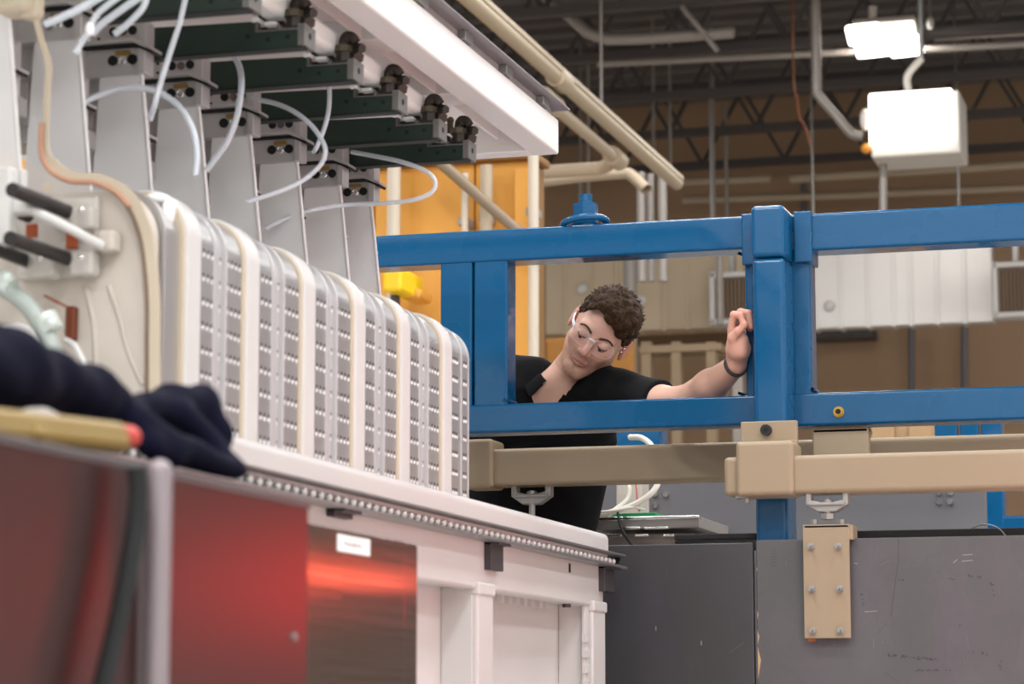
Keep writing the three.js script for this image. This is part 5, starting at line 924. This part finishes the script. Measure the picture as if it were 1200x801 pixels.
  const hr = [0, 1, 2, 3].map((i) => { const b = WR.clone().add(V(0.03 - i * 0.019, -0.095 + (i === 3 ? 0.012 : 0), 0.03)), l = [0.085, 0.093, 0.087, 0.068][i]; return [b, b.clone().add(V(0, -l * 0.45, 0.012)), b.clone().add(V(0, -l * 0.75, 0.005)), b.clone().add(V(0, -l, -0.008))]; });
  const handR = (x, y, z) => { let d = cap(x, y, z, WR, WR.clone().add(V(0.002, -0.05, 0.016)), 0.026, 0.03); for (const i of [-1, 1]) d = smin(d, cap(x, y, z, WR.clone().add(V(i * 0.012, -0.03, 0.01)), WR.clone().add(V(0.002 + i * 0.024, -0.088, 0.028)), 0.02, 0.013), 0.014); for (const f of hr) for (let i = 0; i < 3; i++) d = smin(d, cap(x, y, z, f[i], f[i + 1], 0.0092 - i * 0.0005, 0.0088 - i * 0.0006), 0.004); d = smin(d, cap(x, y, z, WR.clone().add(V(0.02, -0.03, 0.02)), WR.clone().add(V(0.048, -0.075, 0.045)), 0.016, 0.011), 0.01); return smin(d, cap(x, y, z, WR.clone().add(V(0.048, -0.075, 0.045)), WR.clone().add(V(0.05, -0.11, 0.05)), 0.0105, 0.0085), 0.006); };
  const gHandR = colored(nets(handR, ...span([WR, ...hr.flat()], 0.06), 0.004), () => mix(sk, [0.62, 0.24, 0.17], 0.3));
  mat('skin', 0xffffff, 0.48, 0, { vertexColors: true, sheen: 0.15, sheenColor: 0xffc0a0, specularIntensity: 0.6 });
  part('body', [gHead, gArmL, gHandL, gArmR, gHandR], M.skin, man);

  // eyes, brows, lashes
  for (const s of [-1, 1]) {
    const e = part('eye', local(ball(V(s * 0.032, -0.0064, 0.0766), 0.0131)), mat('eyeWhite', 0x9a857a, 0.2, 0), man);
    part('iris', local(ball(V(s * 0.032 - 0.002, -0.0115, 0.0862), 0.0056, 1, 0.8, 0.7)), mat('iris', 0x1c120c, 0.2, 0), e);
    const arc = (pts, lift) => pts.map(([x, y]) => skinAt(s * x, y, 0).add(V(0, 0, lift)));
    part('eyelash', local(tube(arc([[0.019, -0.006], [0.026, -0.0075], [0.033, -0.0085], [0.04, -0.0075], [0.046, -0.0035]], 0.0006), 0.0012, 24, 6)), mat('lash', 0x1a110c, 0.7, 0), man);
    const bp = arc([[0.013, 0.0155], [0.022, 0.0195], [0.033, 0.0225], [0.043, 0.021], [0.052, 0.014]], 0.0012), bg = [];
    for (const dy of [-0.0016, 0, 0.0016]) bg.push(tube(bp.map((p, i) => p.clone().add(V(0, dy * (1 - i * 0.16), -0.0006))), 0.002, 24, 6));
    part('eyebrow', local(merge(bg)), mat('browHair', 0x4a2f1c, 0.8, 0), man);
  }
  // curly hair
  const hash = (i, j, k) => { let h = (i * 374761393 + j * 668265263 + k * 2147483647) | 0; h = Math.imul(h ^ (h >>> 13), 1274126177); return ((h ^ (h >>> 16)) >>> 0) / 4294967296; };
  const worley = (x, y, z, s) => { x /= s; y /= s; z /= s; const i0 = Math.floor(x), j0 = Math.floor(y), k0 = Math.floor(z); let m = 9; for (let i = -1; i < 2; i++) for (let j = -1; j < 2; j++) for (let k = -1; k < 2; k++) { const a = i0 + i, b = j0 + j, c = k0 + k; m = Math.min(m, (a + hash(a, b, c) - x) ** 2 + (b + hash(a + 57, b, c) - y) ** 2 + (c + hash(a, b + 91, c) - z) ** 2); } return Math.sqrt(m); };
  const hairline = (x) => x < -0.028 ? 0.083 - (-0.028 - x) * 1.0 : 0.083 - (x + 0.028) * 0.56;
  const sst = (a, b, t) => { const q = Math.max(0, Math.min(1, (t - a) / (b - a))); return q * q * (3 - 2 * q); };
  const lower = (x, z) => { const front = hairline(x), side = 0.012, nape = -0.05; const a = side + (front - side) * sst(0.028, 0.055, z); return nape + (a - nape) * sst(-0.085, -0.03, z); };
  const hairShape = (x, y, z) => { // fuller on top and on his left
    const d = smin(ell(x, y, z, 0.002, 0.042, -0.012, 0.084, 0.093, 0.106), ell(x, y, z, 0.012, 0.082, 0.038, 0.07, 0.05, 0.062), 0.03);
    return smax(d, lower(x, z) - y, 0.014);
  };
  const hairF = (x, y, z) => { const d = hairShape(x, y, z); return d > 0.03 ? d : d + 0.014 * (worley(x, y, z, 0.026) - 0.45) + 0.0035 * (worley(x + 3, y, z, 0.009) - 0.5); };
  const gHair = nets(hairF, V(-0.105, -0.07, -0.14), V(0.115, 0.165, 0.125), 0.003);
  mat("hair", 0x33210f, 0.6, 0, { specularIntensity: 0.35, vertexColors: true });
  colored(gHair, (x, y, z) => { const k = 0.75 + 0.6 * worley(x + 1, y, z, 0.012); return [k, k, k]; });
  const hair = part('hair', local(gHair), M.hair, man, 'short curly brown hair');
  const curls = [];
  for (let i = 0; i < 6000 && curls.length < 480; i++) {
    const th = rnd() * 6.283, u = rr(-0.3, 1), s = Math.sqrt(1 - u * u); let p = V(0.087 * s * Math.cos(th) + 0.006, 0.05 + 0.1 * u, 0.105 * s * Math.sin(th) - 0.006);
    if (hairShape(p.x, p.y, p.z) > 0.012 || p.y < lower(p.x, p.z) + 0.008) continue;
    const q = hairF(p.x, p.y, p.z), n = p.clone().sub(V(0, 0.03, -0.01)).normalize(); p.addScaledVector(n, -q);
    const a = V(rr(-1, 1), rr(-1, 1), rr(-1, 1)).cross(n).normalize(), b = n, R = rr(0.006, 0.013), pts = [];
    for (let k = 0; k < 5; k++) { const f = k / 4 * 2.1; pts.push(p.clone().addScaledVector(a, Math.sin(f) * R).addScaledVector(b, (1 - Math.cos(f)) * R * 0.32 - 0.0006)); }
    curls.push(tube(pts, rr(0.0006, 0.0012), 7, 4));
  }
  mat('hairCurl', 0x3c2715, 0.6, 0);
  part('curls', local(merge(curls)), M.hairCurl, hair).userData.kind = 'stuff';

  // clear safety glasses
  const lensAt = (x, y, o) => V(x, y, 0.1115 - 3.0 * x * x - Math.max(0, Math.abs(x) - 0.03) * 0.35 - 2.2 * Math.max(0, -y) * Math.abs(y) + o);
  const gl = M.clearGlass = new THREE.MeshPhysicalMaterial({ color: 0xffffff, roughness: 0.04, transmission: 1, ior: 1.5, thickness: 0 }); gl.name = 'clearGlass';
  const frame = [];
  let glasses;
  mat('clearPlastic', 0xf2f4f8, 0.2, 0, { transmission: 0.35 });
  const rim = (s) => Array.from({ length: 33 }, (_, i) => { const t = i / 32 * Math.PI * 2, c = Math.cos(t), q = Math.sin(t), f = (v) => Math.sign(v) * Math.abs(v) ** 0.6; return lensAt(s * (0.0355 + 0.0285 * f(c)), -0.003 + 0.0205 * f(q), 0); });
  for (const s of [-1, 1]) {
    const pos = [], idx = [], N = 16;
    for (let j = 0; j <= N; j++) for (let i = 0; i <= N; i++) { const u = i / N * 2 - 1, v = j / N * 2 - 1, a = u * Math.sqrt(1 - v * v * 0.32), b = v * Math.sqrt(1 - u * u * 0.32), p = lensAt(s * (0.0355 + 0.0285 * a), -0.003 + 0.0205 * b, 0); pos.push(p.x, p.y, p.z); }
    for (let j = 0; j < N; j++) for (let i = 0; i < N; i++) { const a = j * (N + 1) + i; idx.push(a, a + 1, a + N + 2, a, a + N + 2, a + N + 1); }
    const g = new THREE.BufferGeometry(); g.setAttribute('position', new THREE.Float32BufferAttribute(pos, 3)); g.setAttribute('uv', new THREE.Float32BufferAttribute(new Float32Array(pos.length / 3 * 2), 2)); g.setIndex(idx); g.computeVertexNormals();
    if (!glasses) { glasses = new THREE.Group(); glasses.name = 'safety_glasses'; glasses.userData.label = 'clear plastic safety glasses'; man.add(glasses); }
    part('lens', local(g), gl, glasses);
    part('rim', local(tube(rim(s), 0.0005, 64, 6)), M.clearPlastic, glasses);
    part('temple', local(merge([tube([lensAt(s * 0.064, 0.008, 0), V(s * 0.075, 0.009, 0.06), V(s * 0.081, 0.008, 0.03), V(s * 0.0835, 0.006, -0.005), V(s * 0.086, -0.01, -0.034)], 0.0026, 30, 8), tube([lensAt(s * 0.063, 0.002, 0), V(s * 0.074, 0.003, 0.062), V(s * 0.08, 0.005, 0.036)], 0.0022, 20, 8)])), s < 0 ? M.clearPlastic : gl, glasses);
  }
  part('bridge', local(tube([lensAt(-0.009, 0.006, 0), lensAt(0, 0.009, 0.003), lensAt(0.009, 0.006, 0)], 0.0022, 14, 8)), M.clearPlastic, glasses);

  // black polo shirt
  const PV = onZ(612, 648, -6.76), CH = onZ(634, 500, -6.77), UP = onZ(630, 452, -6.765);
  const rows = [[PV.y - 0.12, PV.x - 0.004, PV.z, 0.185, 0.125], [PV.y, PV.x, PV.z, 0.195, 0.125], [CH.y - 0.12, (PV.x + CH.x) / 2 + 0.005, CH.z, 0.212, 0.128], [CH.y, CH.x, CH.z, 0.222, 0.132], [UP.y - 0.02, UP.x, UP.z, 0.19, 0.115], [UP.y + 0.04, UP.x, UP.z, 0.12, 0.08]];
  const torso = (x, y, z) => {
    let i = 0; while (i < rows.length - 2 && y > rows[i + 1][0]) i++;
    const a = rows[i], b = rows[i + 1], t = Math.max(0, Math.min(1, (y - a[0]) / (b[0] - a[0]))), w = (k) => a[k] + (b[k] - a[k]) * t;
    const d = (Math.hypot((x - w(1)) / w(3), (z - w(2)) / w(4)) - 1) * w(4);
    return smax(smax(d, y - rows[5][0], 0.05), rows[0][0] - y, 0.01);
  };
  const sleeveEnd = mid(SL, EL, 0.74), sleeveEndR = mid(SR, ER, 0.62), ud = EL.clone().sub(SL).normalize(), udR = ER.clone().sub(SR).normalize();
  const trapL = NB.clone().add(V(0.05, 0.0, -0.01)), trapR = NB.clone().add(V(-0.055, 0.062, -0.02));
  const nk1 = { x: nb.x * 0.72, y: -0.055 + (nb.y + 0.055) * 0.72, z: -0.028 + (nb.z + 0.028) * 0.72 };
  const shirtF = (x, y, z) => {
    let d = torso(x, y, z);
    const cutL = (x - sleeveEnd.x) * ud.x + (y - sleeveEnd.y) * ud.y + (z - sleeveEnd.z) * ud.z - 0.012, cutR = (x - sleeveEndR.x) * udR.x + (y - sleeveEndR.y) * udR.y + (z - sleeveEndR.z) * udR.z - 0.012;
    d = smin(d, smax(cap(x, y, z, SL, sleeveEnd, 0.07, 0.0575), cutL, 0.006), 0.06); d = smin(d, smax(cap(x, y, z, SR, sleeveEndR, 0.068, 0.06), cutR, 0.006), 0.06);
    d = smin(d, cap(x, y, z, SL, trapL, 0.055, 0.045), 0.05); d = smin(d, cap(x, y, z, SR, trapR, 0.055, 0.045), 0.05);
    // folds radiating over the stretched shoulder
    const q = (x - SL.x) * 46 + (y - SL.y) * 70; d += 0.0035 * Math.sin(q + 2 * Math.sin(z * 30)) * bump(Math.hypot(x - SL.x - 0.02, y - SL.y, z - SL.z), 0.16) + 0.003 * Math.sin(x * 38 - y * 52 + 2 * Math.sin(y * 21)) * sst(0.4, 0, Math.abs(y - CH.y));
    // open neck
    const p = L(V(x, y, z)), nk = cap(p.x, p.y, p.z, { x: 0, y: -0.055, z: -0.028 }, nk1, 0.057, 0.059); d = smax(d, -nk, 0.006);
    const vy = y - (NB.y - 0.012), vx = Math.abs(x - (NB.x + 0.006 + 0.4 * vy)); if (z > NB.z + 0.01) d = smax(d, -Math.max(vx - 0.75 * Math.max(0, vy) - 0.001, -vy), 0.003);
    return d;
  };
  const [s0, s1] = span([PV.clone().add(V(-0.2, -0.13, -0.08)), PV.clone().add(V(0.2, 0, 0.08)), SL, SR, sleeveEnd, sleeveEndR, trapR], 0.09);
  mat('poloBlack', 0x08080a, 0.9, 0, { specularIntensity: 0.4 });
  part('polo_shirt', nets(shirtF, s0, s1, 0.0095), M.poloBlack, man, 'black polo shirt');
  // turned down collar
  const cg = [], axis = L(NB).sub(V(0, -0.055, -0.028)).normalize();
  {
    const ax = new THREE.Vector3().subVectors(O.clone().addScaledVector(hu, -0.055).addScaledVector(hf, -0.028), NB).normalize(), fr = V(0.1, 0, 1).addScaledVector(ax, -V(0.1, 0, 1).dot(ax)).normalize(), sd = ax.clone().cross(fr);
    const at = (phi, r, h) => NB.clone().addScaledVector(fr, Math.cos(phi) * r).addScaledVector(sd, Math.sin(phi) * r).addScaledVector(ax, h), pos = [], idx = [], n = 40, prof = (q) => [[0.061, -0.005], [0.062, 0.024], [0.066, 0.028], [0.071, 0.022], [0.083, -0.02 - 0.014 * q], [0.079, -0.022 - 0.014 * q], [0.068, 0.014], [0.066, -0.005]];
    for (let i = 0; i <= n; i++) { const phi = 0.46 + (Math.PI * 2 - 0.92) * i / n, q = Math.abs(i / n * 2 - 1) ** 4; for (const [r, h] of prof(q)) { const p = at(phi, r, h); pos.push(p.x, p.y, p.z); } if (i < n) for (let k = 0; k < 8; k++) { const a = i * 8 + k, b = i * 8 + (k + 1) % 8; idx.push(a, b, a + 8, b, b + 8, a + 8); } }
    const g = new THREE.BufferGeometry(); g.setAttribute('position', new THREE.Float32BufferAttribute(pos, 3)); g.setAttribute('uv', new THREE.Float32BufferAttribute(new Float32Array(pos.length / 3 * 2), 2)); g.setIndex(idx); g.computeVertexNormals();
    part('collar', g, M.poloBlack, man, 'open black collar');
  }
  // trousers and shoes (mostly hidden by the machines)
  const HL = V(PV.x + 0.09, 0.88, PV.z), HR = V(PV.x - 0.09, 0.88, PV.z), KL = V(HL.x + 0.01, 0.48, PV.z + 0.02), KR = V(HR.x - 0.01, 0.48, PV.z + 0.02), FL = V(KL.x, 0.09, PV.z - 0.02), FR = V(KR.x, 0.09, PV.z - 0.02);
  const trF = (x, y, z) => { let d = smin(ell(x, y, z, PV.x, 0.94, PV.z, 0.175, 0.14, 0.118), cap(x, y, z, HL, KL, 0.092, 0.066), 0.06); d = smin(d, cap(x, y, z, HR, KR, 0.092, 0.066), 0.05); d = smin(d, cap(x, y, z, KL, FL, 0.066, 0.058), 0.04); return smin(d, cap(x, y, z, KR, FR, 0.066, 0.058), 0.04); };
  part('trousers', nets(trF, V(PV.x - 0.22, 0.03, PV.z - 0.16), V(PV.x + 0.22, 1.09, PV.z + 0.16), 0.016), mat('trouserBlack', 0x09090b, 0.85, 0), man, 'black trousers');
  for (const f of [FL, FR]) part('shoe', nets((x, y, z) => smax(smin(cap(x, y, z, V(f.x, 0.045, f.z - 0.04), V(f.x, 0.035, f.z + 0.16), 0.045, 0.038), cap(x, y, z, V(f.x, 0.05, f.z - 0.03), V(f.x, 0.1, f.z - 0.01), 0.045, 0.045), 0.03), 0.002 - y, 0.004), V(f.x - 0.07, -0.01, f.z - 0.12), V(f.x + 0.07, 0.17, f.z + 0.22), 0.009), M.trouserBlack, man);
  // bracelet
  const wd = WL.clone().sub(ML).normalize(), wq = new THREE.Quaternion().setFromUnitVectors(V(0, 0, 1), wd), wc = WL.clone().addScaledVector(wd, -0.004), bl = [];
  for (let i = 0; i < 22; i++) { const a = i / 22 * Math.PI * 2, g = new RoundedBoxGeometry(0.0085, 0.004, 0.012, 1, 0.001); g.translate(0, 0.0292, 0); g.rotateZ(a); g.applyQuaternion(wq); g.translate(wc.x, wc.y, wc.z); bl.push(g); }
  part('bracelet', bl, mat('braceletMetal', 0x5d5650, 0.4, 0.7), man, 'dark metal link bracelet');
}

renderer.render(scene, camera);
